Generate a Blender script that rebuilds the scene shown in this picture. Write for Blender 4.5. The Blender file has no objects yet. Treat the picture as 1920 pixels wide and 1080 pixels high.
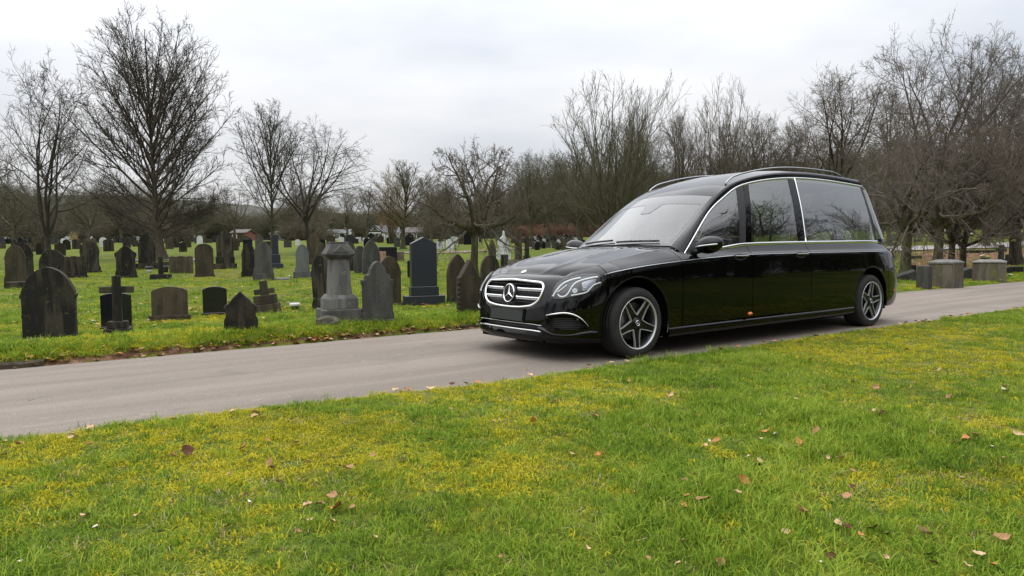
import bpy, bmesh, math, random
import numpy as np
from mathutils import Vector, Matrix

# ---------------------------------------------------------------- camera, world, sun, exposure
scene = bpy.context.scene
CAM_F, CAM_PITCH, CAM_ROLL, CAM_H = 1315.0, 0.0530, -0.00996, 1.019      # focal length in pixels of the 1920 wide photograph
_c, _s, _cr, _sr = math.cos(CAM_PITCH), math.sin(CAM_PITCH), math.cos(CAM_ROLL), math.sin(CAM_ROLL)
CAM_O = np.array([0, 0, CAM_H])
_R0, _U0, CAM_FW = np.array([1., 0, 0]), np.array([0, _s, _c]), np.array([0, _c, -_s])
CAM_RT, CAM_UP = _cr * _R0 + _sr * _U0, _cr * _U0 - _sr * _R0
cam_data = bpy.data.cameras.new('camera')
cam_data.sensor_width = 36.0
cam_data.lens = CAM_F / 1920 * 36
cam_data.clip_start, cam_data.clip_end = 0.05, 6000
cam = bpy.data.objects.new('camera', cam_data)
scene.collection.objects.link(cam)
_m = Matrix.Identity(4)
for _i in range(3):
    _m[_i][0], _m[_i][1], _m[_i][2], _m[_i][3] = CAM_RT[_i], CAM_UP[_i], -CAM_FW[_i], CAM_O[_i]
cam.matrix_world = _m
scene.camera = cam

SUN_ELEV, SUN_AZ = math.radians(52), math.radians(-60)      # azimuth from +Y towards +X: high, behind the cloud, ahead-left
world = bpy.data.worlds.new('World')
scene.world = world
world.use_nodes = True
def build_world():
    nt = world.node_tree; nt.nodes.clear()
    N = lambda t: nt.nodes.new(t)
    out, bg = N('ShaderNodeOutputWorld'), N('ShaderNodeBackground')
    sky = N('ShaderNodeTexSky'); sky.sky_type = 'NISHITA'; sky.sun_disc = False
    sky.sun_elevation, sky.sun_rotation = SUN_ELEV, SUN_AZ
    tc, sep = N('ShaderNodeTexCoord'), N('ShaderNodeSeparateXYZ')
    nt.links.new(tc.outputs['Generated'], sep.inputs[0])
    # overcast cloud deck: brightness rises from the horizon to the zenith like a standard overcast sky
    ramp = N('ShaderNodeMapRange'); ramp.inputs['From Min'].default_value = 0.0; ramp.inputs['From Max'].default_value = 1.0
    ramp.inputs['To Min'].default_value = 0.54; ramp.inputs['To Max'].default_value = 2.55
    zp = N('ShaderNodeMath'); zp.operation = 'MAXIMUM'; zp.inputs[1].default_value = 0.0; nt.links.new(sep.outputs['Z'], zp.inputs[0])
    pw = N('ShaderNodeMath'); pw.operation = 'POWER'; pw.inputs[1].default_value = 1.45; nt.links.new(zp.outputs[0], pw.inputs[0])
    nt.links.new(pw.outputs[0], ramp.inputs['Value'])
    # project directions onto a cloud plane so that the cloud bands flatten towards the horizon
    zc = N('ShaderNodeMath'); zc.operation = 'MAXIMUM'; zc.inputs[1].default_value = 0.0
    nt.links.new(sep.outputs['Z'], zc.inputs[0])
    za = N('ShaderNodeMath'); za.operation = 'ADD'; za.inputs[1].default_value = 0.22
    nt.links.new(zc.outputs[0], za.inputs[0])
    div = N('ShaderNodeVectorMath'); div.operation = 'DIVIDE'
    comb = N('ShaderNodeCombineXYZ')
    for i in range(3): nt.links.new(za.outputs[0], comb.inputs[i])
    nt.links.new(tc.outputs['Generated'], div.inputs[0]); nt.links.new(comb.outputs[0], div.inputs[1])
    n1 = N('ShaderNodeTexNoise'); n1.inputs['Scale'].default_value = 0.62; n1.inputs['Detail'].default_value = 6; n1.inputs['Roughness'].default_value = 0.5
    n1.inputs['Distortion'].default_value = 0.5
    mp = N('ShaderNodeMapping'); mp.inputs['Location'].default_value = (3.1, 1.7, 0.4); mp.inputs['Scale'].default_value = (0.8, 1.3, 1.0)
    nt.links.new(div.outputs[0], mp.inputs['Vector']); nt.links.new(mp.outputs[0], n1.inputs['Vector'])
    cl = N('ShaderNodeValToRGB')
    cl.color_ramp.elements[0].position = 0.36; cl.color_ramp.elements[0].color = (0.74, 0.785, 0.86, 1)
    cl.color_ramp.elements[1].position = 0.62; cl.color_ramp.elements[1].color = (1.06, 1.06, 1.075, 1)
    nt.links.new(n1.outputs['Fac'], cl.inputs['Fac'])
    mul = N('ShaderNodeVectorMath'); mul.operation = 'SCALE'
    nt.links.new(cl.outputs['Color'], mul.inputs[0]); nt.links.new(ramp.outputs[0], mul.inputs['Scale'])
    skm = N('ShaderNodeVectorMath'); skm.operation = 'SCALE'; skm.inputs['Scale'].default_value = 0.10
    nt.links.new(sky.outputs[0], skm.inputs[0])
    mix = N('ShaderNodeMix'); mix.data_type = 'RGBA'; mix.inputs[0].default_value = 0.94
    nt.links.new(skm.outputs[0], mix.inputs[6]); nt.links.new(mul.outputs[0], mix.inputs[7])
    nt.links.new(mix.outputs[2], bg.inputs['Color']); bg.inputs['Strength'].default_value = 1.0
    nt.links.new(bg.outputs[0], out.inputs['Surface'])
build_world()
sun_data = bpy.data.lights.new('sun', 'SUN')
sun_data.energy, sun_data.angle, sun_data.color = 1.0, math.radians(100), (1.0, 0.96, 0.9)
sun = bpy.data.objects.new('sun', sun_data)
scene.collection.objects.link(sun)
_d = Vector((math.sin(SUN_AZ) * math.cos(SUN_ELEV), math.cos(SUN_AZ) * math.cos(SUN_ELEV), math.sin(SUN_ELEV)))
sun.rotation_euler = _d.to_track_quat('Z', 'Y').to_euler()
scene.view_settings.view_transform = 'Standard'
scene.view_settings.look = 'None'
scene.view_settings.exposure, scene.view_settings.gamma = 0.35, 1.0
scene.view_settings.use_curve_mapping = False
scene.render.engine = 'CYCLES'
scene.cycles.max_bounces, scene.cycles.transparent_max_bounces = 8, 12
scene.cycles.caustics_reflective = scene.cycles.caustics_refractive = False
scene.cycles.use_denoising = True

# ---------------------------------------------------------------- helpers
COL = scene.collection
rng = np.random.default_rng(7)
def link(o, parent=None):
    COL.objects.link(o)
    if parent is not None: o.parent = parent
    return o
def empty(name, loc=(0, 0, 0), rz=0, parent=None):
    o = bpy.data.objects.new(name, None); o.location = loc; o.rotation_euler = (0, 0, rz)
    o.empty_display_size = 0.2
    return link(o, parent)
def tag(o, label=None, cat=None, group=None, kind=None):
    if label: o['label'] = label
    if cat: o['category'] = cat
    if group: o['group'] = group
    if kind: o['kind'] = kind
    return o
def new_mesh(name, V, Fc, mats=(), smooth=True, midx=None):
    me = bpy.data.meshes.new(name)
    V = np.asarray(V, np.float32).reshape(-1, 3)
    if isinstance(Fc, np.ndarray):
        n, k = Fc.shape
        me.vertices.add(len(V)); me.vertices.foreach_set('co', V.ravel())
        me.loops.add(n * k); me.loops.foreach_set('vertex_index', Fc.astype(np.int32).ravel())
        me.polygons.add(n)
        me.polygons.foreach_set('loop_start', np.arange(0, n * k, k, dtype=np.int32))
        me.polygons.foreach_set('loop_total', np.full(n, k, np.int32))
        me.update(calc_edges=True)
    else:
        me.from_pydata(V.tolist(), [], [list(f) for f in Fc]); me.update()
    if not isinstance(mats, (list, tuple)): mats = [mats]
    for m in mats:
        if m is not None: me.materials.append(m)
    if len(me.polygons):
        me.polygons.foreach_set('use_smooth', np.full(len(me.polygons), bool(smooth)))
        if midx is not None: me.polygons.foreach_set('material_index', np.asarray(midx, np.int32))
    return me
def mobj(name, V, Fc, mats=(), parent=None, smooth=True, midx=None):
    return link(bpy.data.objects.new(name, new_mesh(name, V, Fc, mats, smooth, midx)), parent)
def grid_faces(n, m, closed_m=False, off=0):
    i, j = np.meshgrid(np.arange(n - 1), np.arange(m if closed_m else m - 1), indexing='ij')
    j2 = (j + 1) % m
    return np.stack([i * m + j, i * m + j2, (i + 1) * m + j2, (i + 1) * m + j], -1).reshape(-1, 4) + off
class MB:
    """collects shapes into one mesh"""
    def __init__(s): s.V, s.F, s.M = [], [], []; s.n = 0
    def add(s, V, Fc, m=0):
        V = np.asarray(V, float).reshape(-1, 3)
        s.V.append(V); Fl = [tuple(int(a) + s.n for a in f) for f in Fc]; s.F += Fl; s.M += [m] * len(Fl); s.n += len(V); return s
    def box(s, lo, hi, m=0, rot=None, pivot=None):
        x0, y0, z0 = lo; x1, y1, z1 = hi
        V = np.array([[x0,y0,z0],[x1,y0,z0],[x1,y1,z0],[x0,y1,z0],[x0,y0,z1],[x1,y0,z1],[x1,y1,z1],[x0,y1,z1]], float)
        if rot is not None:
            p = np.array(pivot if pivot is not None else V.mean(0)); V = (V - p) @ np.array(rot.to_3x3()).T + p
        return s.add(V, [(0,3,2,1),(4,5,6,7),(0,1,5,4),(1,2,6,5),(2,3,7,6),(3,0,4,7)], m)
    def frustum(s, c0, sx0, sy0, c1, sx1, sy1, m=0):
        V = [[c[0]+a*sx, c[1]+b*sy, c[2]] for c, sx, sy in ((c0,sx0,sy0),(c1,sx1,sy1)) for a, b in ((-1,-1),(1,-1),(1,1),(-1,1))]
        return s.add(V, [(0,3,2,1),(4,5,6,7),(0,1,5,4),(1,2,6,5),(2,3,7,6),(3,0,4,7)], m)
    def tube(s, path, r, sides=8, m=0, cap=True):
        V, Fc = tube_arrays(path, r, sides, cap); return s.add(V, Fc, m)
    def lathe(s, prof, sides=24, axis='z', c=(0,0,0), m=0):
        prof = np.asarray(prof, float); a = np.linspace(0, 2*np.pi, sides, endpoint=False)
        x = prof[:, None, 0] * np.cos(a); y = prof[:, None, 0] * np.sin(a); z = np.repeat(prof[:, None, 1], sides, 1)
        P = {'z': (x, y, z), 'y': (x, z, y), 'x': (z, x, y)}[axis]
        return s.add(np.stack(P, -1).reshape(-1, 3) + np.array(c), grid_faces(len(prof), sides, True), m)
    def build(s, name, mats, parent=None, smooth=False, bevel=0, segs=1, flipy=False):
        V = np.concatenate(s.V)
        if flipy: V = V * np.array([1, -1, 1])
        o = mobj(name, V, s.F, mats, parent, smooth, s.M)
        if bevel:
            bm = bmesh.new(); bm.from_mesh(o.data)
            bmesh.ops.recalc_face_normals(bm, faces=bm.faces)
            bmesh.ops.bevel(bm, geom=[e for e in bm.edges if e.is_manifold and e.calc_face_angle(0) > 0.5], offset=bevel, segments=segs, affect='EDGES', profile=0.5, clamp_overlap=True)
            bm.to_mesh(o.data); bm.free()
        return o
def frames(P):
    P = np.asarray(P, float); T = np.gradient(P, axis=0); T /= np.linalg.norm(T, axis=1)[:, None] + 1e-12
    ref = np.array([0, 0, 1.]) if abs(T[:, 2]).mean() < 0.8 else np.array([1., 0, 0])
    A = np.cross(T, ref); A /= np.linalg.norm(A, axis=1)[:, None] + 1e-12
    return T, A, np.cross(A, T)
def tube_arrays(path, r, sides=8, cap=True):
    P = np.asarray(path, float); r = np.broadcast_to(np.asarray(r, float), (len(P),)); T, A, B = frames(P)
    a = np.linspace(0, 2*np.pi, sides, endpoint=False)
    V = P[:, None] + r[:, None, None] * (A[:, None] * np.cos(a)[:, None] + B[:, None] * np.sin(a)[:, None])
    Fc = [tuple(f) for f in grid_faces(len(P), sides, True)]
    if cap: Fc += [tuple(range(sides))[::-1], tuple(range((len(P)-1)*sides, len(P)*sides))]
    return V.reshape(-1, 3), Fc
def cspline(t, Y):
    """natural cubic spline through (t, Y) -> callable"""
    t = np.asarray(t, float); Y = np.asarray(Y, float); Y2 = Y.reshape(len(t), -1); n = len(t)
    h = np.diff(t); A = np.zeros((n, n)); b = np.zeros_like(Y2); A[0, 0] = A[-1, -1] = 1
    for i in range(1, n-1):
        A[i, i-1], A[i, i], A[i, i+1] = h[i-1], 2*(h[i-1]+h[i]), h[i]
        b[i] = 6*((Y2[i+1]-Y2[i])/h[i]-(Y2[i]-Y2[i-1])/h[i-1])
    M = np.linalg.solve(A, b)
    def f(x):
        x = np.atleast_1d(np.asarray(x, float)); k = np.clip(np.searchsorted(t, x) - 1, 0, n-2)
        d0 = (t[k+1]-x)[:, None]; d1 = (x-t[k])[:, None]; hh = h[k][:, None]
        r = M[k]*d0**3/(6*hh)+M[k+1]*d1**3/(6*hh)+(Y2[k]/hh-M[k]*hh/6)*d0+(Y2[k+1]/hh-M[k+1]*hh/6)*d1
        return r.reshape((len(x),)+Y.shape[1:])
    return f
def pchip(t, Y):
    t = np.asarray(t, float); Y = np.asarray(Y, float); h = np.diff(t); sh = (-1,)+(1,)*(Y.ndim-1)
    dl = np.diff(Y, axis=0)/h.reshape(sh); D = np.zeros_like(Y)
    w1 = (2*h[1:]+h[:-1]).reshape(sh); w2 = (h[1:]+2*h[:-1]).reshape(sh)
    ok = dl[:-1]*dl[1:] > 0
    with np.errstate(divide='ignore', invalid='ignore'): hm = (w1+w2)/(w1/dl[:-1]+w2/dl[1:])
    D[1:-1] = np.where(ok, hm, 0); D[0] = dl[0]; D[-1] = dl[-1]
    def f(x):
        x = np.atleast_1d(np.asarray(x, float)); k = np.clip(np.searchsorted(t, x)-1, 0, len(t)-2)
        s = ((x-t[k])/h[k]).reshape(sh); hh = h[k].reshape(sh)
        return (1+2*s)*(1-s)**2*Y[k]+s*(1-s)**2*hh*D[k]+s*s*(3-2*s)*Y[k+1]+s*s*(s-1)*hh*D[k+1]
    return f
def crom(P, n):
    P = np.asarray(P, float); d = np.concatenate([[0], np.cumsum(np.linalg.norm(np.diff(P, axis=0), axis=1))])
    return cspline(d, P)(np.linspace(0, d[-1], n))
def resample(P, n):
    P = np.asarray(P, float); d = np.concatenate([[0], np.cumsum(np.linalg.norm(np.diff(P, axis=0), axis=1))])
    x = np.linspace(0, d[-1], n); return np.stack([np.interp(x, d, P[:, i]) for i in range(P.shape[1])], -1)
# value noise on a hash lattice, vectorised
def vnoise(x, y, seed=0):
    x = np.asarray(x, float); y = np.asarray(y, float); xi = np.floor(x).astype(np.int64); yi = np.floor(y).astype(np.int64)
    fx, fy = x-xi, y-yi; fx = fx*fx*(3-2*fx); fy = fy*fy*(3-2*fy)
    def h(a, b):
        n = (a*374761393 + b*668265263 + seed*1442695041) & 0x7fffffff
        n = ((n ^ (n >> 13))*1274126177) & 0x7fffffff
        return ((n ^ (n >> 16)) & 0xffff)/65535.0
    return (h(xi, yi)*(1-fx)+h(xi+1, yi)*fx)*(1-fy)+(h(xi, yi+1)*(1-fx)+h(xi+1, yi+1)*fx)*fy
def fnoise(x, y, seed=0, o=3):
    s, a, t = 0, 1, 0
    for i in range(o): s = s+a*vnoise(x*2**i, y*2**i, seed+i*17); t += a; a *= 0.5
    return s/t

# ---------------------------------------------------------------- materials
def mat(name, col=(0.5, 0.5, 0.5), rough=0.5, metal=0.0, spec=0.5, coat=0.0, coat_rough=0.03, noise=None, bump=None, emit=None, trans=0.0):
    """noise: list of (scale, detail, colour2, lo, hi, [coord]) layers mixed over col; bump: (scale, strength, distance)"""
    m = bpy.data.materials.new(name); m.use_nodes = True
    nt = m.node_tree; b = nt.nodes['Principled BSDF']
    b.inputs['Base Color'].default_value = (*col, 1); b.inputs['Roughness'].default_value = rough
    b.inputs['Metallic'].default_value = metal; b.inputs['Specular IOR Level'].default_value = spec
    b.inputs['Coat Weight'].default_value = coat; b.inputs['Coat Roughness'].default_value = coat_rough
    if emit: b.inputs['Emission Color'].default_value = (*emit[:3], 1); b.inputs['Emission Strength'].default_value = emit[3]
    if trans: b.inputs['Transmission Weight'].default_value = trans
    if noise or bump: geo = nt.nodes.new('ShaderNodeNewGeometry')
    if noise:
        prev = None
        for k, l in enumerate(noise):
            n = nt.nodes.new('ShaderNodeTexNoise'); n.inputs['Scale'].default_value = l[0]; n.inputs['Detail'].default_value = l[1]; n.inputs['Roughness'].default_value = 0.6
            if len(l) > 5:
                mp = nt.nodes.new('ShaderNodeMapping'); mp.inputs['Scale'].default_value = l[5]
                mp.inputs['Location'].default_value = (k*7.3, k*3.1, k*1.7)
                nt.links.new(geo.outputs['Position'], mp.inputs['Vector']); nt.links.new(mp.outputs[0], n.inputs['Vector'])
            else: nt.links.new(geo.outputs['Position'], n.inputs['Vector'])
            r = nt.nodes.new('ShaderNodeMapRange'); r.inputs['From Min'].default_value = l[3]; r.inputs['From Max'].default_value = l[4]
            r.interpolation_type = 'SMOOTHSTEP'
            nt.links.new(n.outputs['Fac'], r.inputs['Value'])
            x = nt.nodes.new('ShaderNodeMix'); x.data_type = 'RGBA'
            nt.links.new(r.outputs[0], x.inputs[0])
            if prev is None: x.inputs[6].default_value = (*col, 1)
            else: nt.links.new(prev, x.inputs[6])
            x.inputs[7].default_value = (*l[2], 1); prev = x.outputs[2]
        nt.links.new(prev, b.inputs['Base Color'])
    if bump:
        n = nt.nodes.new('ShaderNodeTexNoise'); n.inputs['Scale'].default_value = bump[0]; n.inputs['Detail'].default_value = 5
        nt.links.new(geo.outputs['Position'], n.inputs['Vector'])
        bp = nt.nodes.new('ShaderNodeBump'); bp.inputs['Strength'].default_value = bump[1]; bp.inputs['Distance'].default_value = bump[2]
        nt.links.new(n.outputs['Fac'], bp.inputs['Height']); nt.links.new(bp.outputs[0], b.inputs['Normal'])
    return m
def glass_mat(name, tint, base, power=4.0, rough=0.0, refl=(1, 1, 1), opaque=False):
    """thin pane: tinted see-through plus a fresnel mirror, same from both sides"""
    m = bpy.data.materials.new(name); m.use_nodes = True; nt = m.node_tree; nt.nodes.clear()
    N = lambda t: nt.nodes.new(t)
    o = N('ShaderNodeOutputMaterial'); mx = N('ShaderNodeMixShader'); tr = N('ShaderNodeBsdfDiffuse' if opaque else 'ShaderNodeBsdfTransparent'); gl = N('ShaderNodeBsdfGlossy')
    tr.inputs['Color'].default_value = (*tint, 1); gl.inputs['Roughness'].default_value = rough; gl.inputs['Color'].default_value = (*refl, 1)
    g = N('ShaderNodeNewGeometry'); d = N('ShaderNodeVectorMath'); d.operation = 'DOT_PRODUCT'
    nt.links.new(g.outputs['Normal'], d.inputs[0]); nt.links.new(g.outputs['Incoming'], d.inputs[1])
    a = N('ShaderNodeMath'); a.operation = 'ABSOLUTE'; nt.links.new(d.outputs['Value'], a.inputs[0])
    s = N('ShaderNodeMath'); s.operation = 'SUBTRACT'; s.inputs[0].default_value = 1; nt.links.new(a.outputs[0], s.inputs[1])
    p = N('ShaderNodeMath'); p.operation = 'POWER'; p.inputs[1].default_value = power; nt.links.new(s.outputs[0], p.inputs[0])
    f = N('ShaderNodeMapRange'); f.inputs['To Min'].default_value = base; nt.links.new(p.outputs[0], f.inputs['Value'])
    nt.links.new(f.outputs[0], mx.inputs[0]); nt.links.new(tr.outputs[0], mx.inputs[1]); nt.links.new(gl.outputs[0], mx.inputs[2])
    nt.links.new(mx.outputs[0], o.inputs['Surface'])
    return m

# ---------------------------------------------------------------- layout: the road runs along DB, DV points across it towards the camera
X0, Y0, YAW, WHEELBASE = 0.637, 7.242, 0.951, 4.20
DB = np.array([math.sin(YAW), math.cos(YAW)]); DV = np.array([math.cos(YAW), -math.sin(YAW)])
def road_to_world(u, v): return X0 + DB[0]*u + DV[0]*v, Y0 + DB[1]*u + DV[1]*v
def world_to_road(x, y):
    dx, dy = np.asarray(x)-X0, np.asarray(y)-Y0
    return dx*DB[0]+dy*DB[1], dx*DV[0]+dy*DV[1]
# ================================================================ the lie of the land
NEAR_EDGE, FAR_EDGE = 1.14, -2.22
def sstep(x, a, b): t = np.clip((np.asarray(x, float)-a)/(b-a), 0, 1); return t*t*(3-2*t)
def ground_z(x, y):
    x = np.asarray(x, float); y = np.asarray(y, float); u, v = world_to_road(x, y)
    az = np.clip(x/np.maximum(y, 1.0), -3, 3); r = np.maximum(y, 0)
    zl = np.interp(r, [0,8,10,12,15,25,45,80,130,250,500,3000], [-.05,-.08,-.12,-.14,-.10,.22,1.0,2.35,3.4,5.2,8,8])
    zr = np.interp(r, [0,13,17,20,25,38,60,130,250,500,3000], [0,.0,.04,.07,.16,1.0,2.35,5.2,9,10,10])
    far = zl+(zr-zl)*sstep(az, .05, .55)
    far = far+.10*(fnoise(x*.12+3, y*.12, 3)-.5)*sstep(r, 9, 25)
    d = FAR_EDGE-v                                        # distance beyond the far road edge
    bank = np.interp(d, [-.4,-.02,.05,.22,.55,.9,2.6], [-.03,-.02,.055,.115,.15,.14,0])*(1-.75*sstep(u, 3.0, 8.5))
    zf = np.where(d < 0, 0, far*sstep(d, .5, 3.0))+bank+.03*(fnoise(x*1.3, y*1.3, 5)-.5)*sstep(d, .1, .6)
    n = v-NEAR_EDGE+.24*sstep(-u, 1.5, 4.2)
    zn = np.interp(n, [-.4,-.02,.06,.25,.7,30,400], [-.03,-.02,.035,.055,.062,.10,.4])+.045*(fnoise(x*.8+9, y*.8, 11)-.5)*sstep(n, .05, .8)
    return np.where(v < (NEAR_EDGE+FAR_EDGE)/2, zf, zn)
def pixel_ray(px, py): return CAM_FW+CAM_RT*(px-960)/CAM_F+CAM_UP*(540-py)/CAM_F
def at(px, py, tmax=400.):
    """where the line of sight through a spot of the photograph meets the ground"""
    d = pixel_ray(px, py); t = np.concatenate([np.linspace(1.5, 60, 3000), np.linspace(60, tmax, 1500)])
    P = CAM_O+d*t[:, None]; g = ground_z(P[:, 0], P[:, 1]); k = np.where(P[:, 2] < g)[0]
    i = k[0] if len(k) else len(t)-1
    return np.array([P[i, 0], P[i, 1], float(ground_z(P[i, 0], P[i, 1]))]), float((P[i]-CAM_O)@CAM_FW)
def at_depth(px, depth):
    """spot on the ground straight below a column of the photograph at a given depth"""
    y = depth; x = (px-960)/CAM_F*depth
    return np.array([x, y, float(ground_z(x, y))])

def nonuni(*seg):
    out = []
    for a, b, n in seg: out.append(np.linspace(a, b, n, endpoint=False))
    return np.concatenate(out+[[seg[-1][1]]])
us = nonuni((-1500,-200,14),(-200,-40,24),(-40,-8,50),(-8,14,150),(14,60,90),(60,240,40),(240,1800,18))
vs = nonuni((-1800,-260,18),(-260,-70,40),(-70,-20,60),(-20,-4.5,70),(-4.5,-2.0,40),(-2.0,.9,4),(.9,2.2,22),(2.2,8,40),(8,60,20),(60,900,16))
UU, VV = np.meshgrid(us, vs, indexing='ij'); GX, GY = road_to_world(UU, VV)
edge_n = .05*(fnoise(UU*1.7, VV*0, 21)-.5)*2
GZ = ground_z(GX, GY)
def ground_material():
    m = bpy.data.materials.new('turf'); m.use_nodes = True; nt = m.node_tree; b = nt.nodes['Principled BSDF']
    N = lambda t: nt.nodes.new(t); L = nt.links.new
    geo = N('ShaderNodeNewGeometry')
    def noise(sc, det=4, rough=.6, loc=(0, 0, 0)):
        mp = N('ShaderNodeMapping'); mp.inputs['Location'].default_value = loc; L(geo.outputs['Position'], mp.inputs['Vector'])
        n = N('ShaderNodeTexNoise'); n.inputs['Scale'].default_value = sc; n.inputs['Detail'].default_value = det; n.inputs['Roughness'].default_value = rough
        L(mp.outputs[0], n.inputs['Vector']); return n.outputs['Fac']
    def mixc(fac, c1, c2, lo, hi):
        r = N('ShaderNodeMapRange'); r.interpolation_type = 'SMOOTHSTEP'; r.inputs['From Min'].default_value = lo; r.inputs['From Max'].default_value = hi; L(fac, r.inputs['Value'])
        x = N('ShaderNodeMix'); x.data_type = 'RGBA'; L(r.outputs[0], x.inputs[0])
        for c, i in ((c1, 6), (c2, 7)):
            if isinstance(c, tuple): x.inputs[i].default_value = (*c, 1)
            else: L(c, x.inputs[i])
        return x.outputs[2]
    c = mixc(noise(.55, 5, loc=(4, 0, 0)), (.085,.125,.012), (.15,.155,.012), .42, .60)
    c = mixc(noise(2.3, 4, loc=(0, 9, 0)), c, (.075,.12,.012), .55, .72)
    c = mixc(noise(.09, 3, loc=(0, 3, 7)), c, (.135,.130,.030), .58, .72)
    c = mixc(noise(38, 3), (.03,.045,.008), c, .30, .55)
    c = mixc(noise(14, 5, loc=(3, 3, 3)), c, (.10,.065,.030), .66, .74)
    # leaf litter under the trees beyond the road on the right, and along the earth edge
    at_ = N('ShaderNodeAttribute'); at_.attribute_name = 'litter'
    lit = mixc(noise(11, 5, loc=(8, 1, 2)), (.090,.048,.026), (.25,.15,.09), .40, .66)
    mu = N('ShaderNodeMath'); mu.operation = 'ADD'; L(at_.outputs['Fac'], mu.inputs[0])
    nz = N('ShaderNodeMath'); nz.operation = 'MULTIPLY_ADD'; L(noise(2.2, 5, loc=(1, 5, 2)), nz.inputs[0]); nz.inputs[1].default_value = 1.4; nz.inputs[2].default_value = -.7; L(nz.outputs[0], mu.inputs[1])
    c = mixc(mu.outputs[0], c, lit, .42, .62)
    L(c, b.inputs['Base Color']); b.inputs['Roughness'].default_value = .95; b.inputs['Specular IOR Level'].default_value = .15
    bp = N('ShaderNodeBump'); bp.inputs['Strength'].default_value = .9; bp.inputs['Distance'].default_value = .05
    L(noise(22, 5), bp.inputs['Height']); L(bp.outputs[0], b.inputs['Normal'])
    return m
M_TURF = ground_material()
ground = mobj('ground', np.stack([GX, GY, GZ], -1), grid_faces(len(us), len(vs)), M_TURF)
tag(ground, kind='structure')
def litter_amount(x, y):
    u, v = world_to_road(x, y); d = FAR_EDGE-v; az = x/np.maximum(y, 1)
    a = sstep(az, .50, .60)*sstep(d, 1.8, 3.5)*(1-sstep(y, 33, 38))*.75
    e = (1-np.clip(np.abs(d-.08)/.16, 0, 1))*(1-sstep(u, 6, 10))*.95
    s = (1-sstep(np.hypot((x+5.5)/6, (y-13)/3.2), .3, 1.))*.34
    return np.clip(np.maximum(np.maximum(a, e), s), 0, 1)
att = ground.data.attributes.new('litter', 'FLOAT', 'POINT'); att.data.foreach_set('value', litter_amount(GX, GY).astype(np.float32).ravel())

# road
def road_material():
    m = bpy.data.materials.new('old_asphalt'); m.use_nodes = True; nt = m.node_tree; b = nt.nodes['Principled BSDF']; N = lambda t: nt.nodes.new(t); L = nt.links.new
    at_ = N('ShaderNodeAttribute'); at_.attribute_name = 'along'
    def noise(sc, det=4, scale=(1, 1, 1), rough=.6):
        mp = N('ShaderNodeMapping'); mp.inputs['Scale'].default_value = scale; mp.inputs['Location'].default_value = (sc, sc*.7, 0); L(at_.outputs['Vector'], mp.inputs['Vector'])
        n = N('ShaderNodeTexNoise'); n.inputs['Scale'].default_value = sc; n.inputs['Detail'].default_value = det; n.inputs['Roughness'].default_value = rough; L(mp.outputs[0], n.inputs['Vector']); return n.outputs['Fac']
    def mixc(f, a, c, lo, hi):
        r = N('ShaderNodeMapRange'); r.interpolation_type = 'SMOOTHSTEP'; r.inputs['From Min'].default_value = lo; r.inputs['From Max'].default_value = hi; L(f, r.inputs['Value'])
        x = N('ShaderNodeMix'); x.data_type = 'RGBA'; L(r.outputs[0], x.inputs[0])
        for cc, i in ((a, 6), (c, 7)):
            if isinstance(cc, tuple): x.inputs[i].default_value = (*cc, 1)
            else: L(cc, x.inputs[i])
        return x.outputs[2]
    c = mixc(noise(1.6, 5, (.10, 1.3, 1)), (0.169,0.143,0.120), (0.228,0.193,0.163), .36, .64)      # worn wheel tracks along the road
    c = mixc(noise(1.1, 5), c, (0.145,0.122,0.102), .56, .74)                                    # damp and patched areas
    c = mixc(noise(7, 5), c, (0.243,0.206,0.170), .58, .74)
    c = mixc(noise(75, 3), c, (0.101,0.086,0.072), .56, .66)
    c = mixc(noise(130, 2), c, (0.350,0.302,0.251), .60, .70)
    vo = N('ShaderNodeTexVoronoi'); vo.feature = 'DISTANCE_TO_EDGE'; vo.inputs['Scale'].default_value = .55; wp = N('ShaderNodeVectorMath'); wp.operation = 'ADD'
    nz = N('ShaderNodeTexNoise'); nz.inputs['Scale'].default_value = 3; nz.inputs['Detail'].default_value = 4; L(at_.outputs['Vector'], nz.inputs['Vector']); L(at_.outputs['Vector'], wp.inputs[0]); L(nz.outputs['Color'], wp.inputs[1]); L(wp.outputs[0], vo.inputs['Vector'])
    lt = N('ShaderNodeMath'); lt.operation = 'LESS_THAN'; lt.inputs[1].default_value = .0035; L(vo.outputs['Distance'], lt.inputs[0])
    mk = N('ShaderNodeMath'); mk.operation = 'MULTIPLY'; gt = N('ShaderNodeMath'); gt.operation = 'GREATER_THAN'; gt.inputs[1].default_value = .66; L(noise(.6, 2), gt.inputs[0]); L(lt.outputs[0], mk.inputs[0]); L(gt.outputs[0], mk.inputs[1])
    x = N('ShaderNodeMix'); x.data_type = 'RGBA'; L(mk.outputs[0], x.inputs[0]); L(c, x.inputs[6]); x.inputs[7].default_value = (.07,.062,.058, 1)
    L(x.outputs[2], b.inputs['Base Color']); b.inputs['Roughness'].default_value = .9; b.inputs['Specular IOR Level'].default_value = .25
    bp = N('ShaderNodeBump'); bp.inputs['Strength'].default_value = .5; bp.inputs['Distance'].default_value = .008; L(noise(90, 3), bp.inputs['Height']); L(bp.outputs[0], b.inputs['Normal']); return m
M_ROAD = road_material()
ru = nonuni((-60,-8,40),(-8,16,200),(16,120,80)); rv = np.linspace(NEAR_EDGE+.10, FAR_EDGE-.06, 23)
RU, RV = np.meshgrid(ru, rv, indexing='ij'); RX, RY = road_to_world(RU, RV)
RZ = .012*(1-((RV+.54)/1.75)**2)+.010*(fnoise(RU*.7, RV*1.1, 31)-.5)
RZ = np.where(RU > 14, RZ+(RU-14)**2*.00012, RZ)
road = mobj('road', np.stack([RX, RY, RZ], -1), grid_faces(len(ru), len(rv)), M_ROAD); tag(road, kind='structure')
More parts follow.
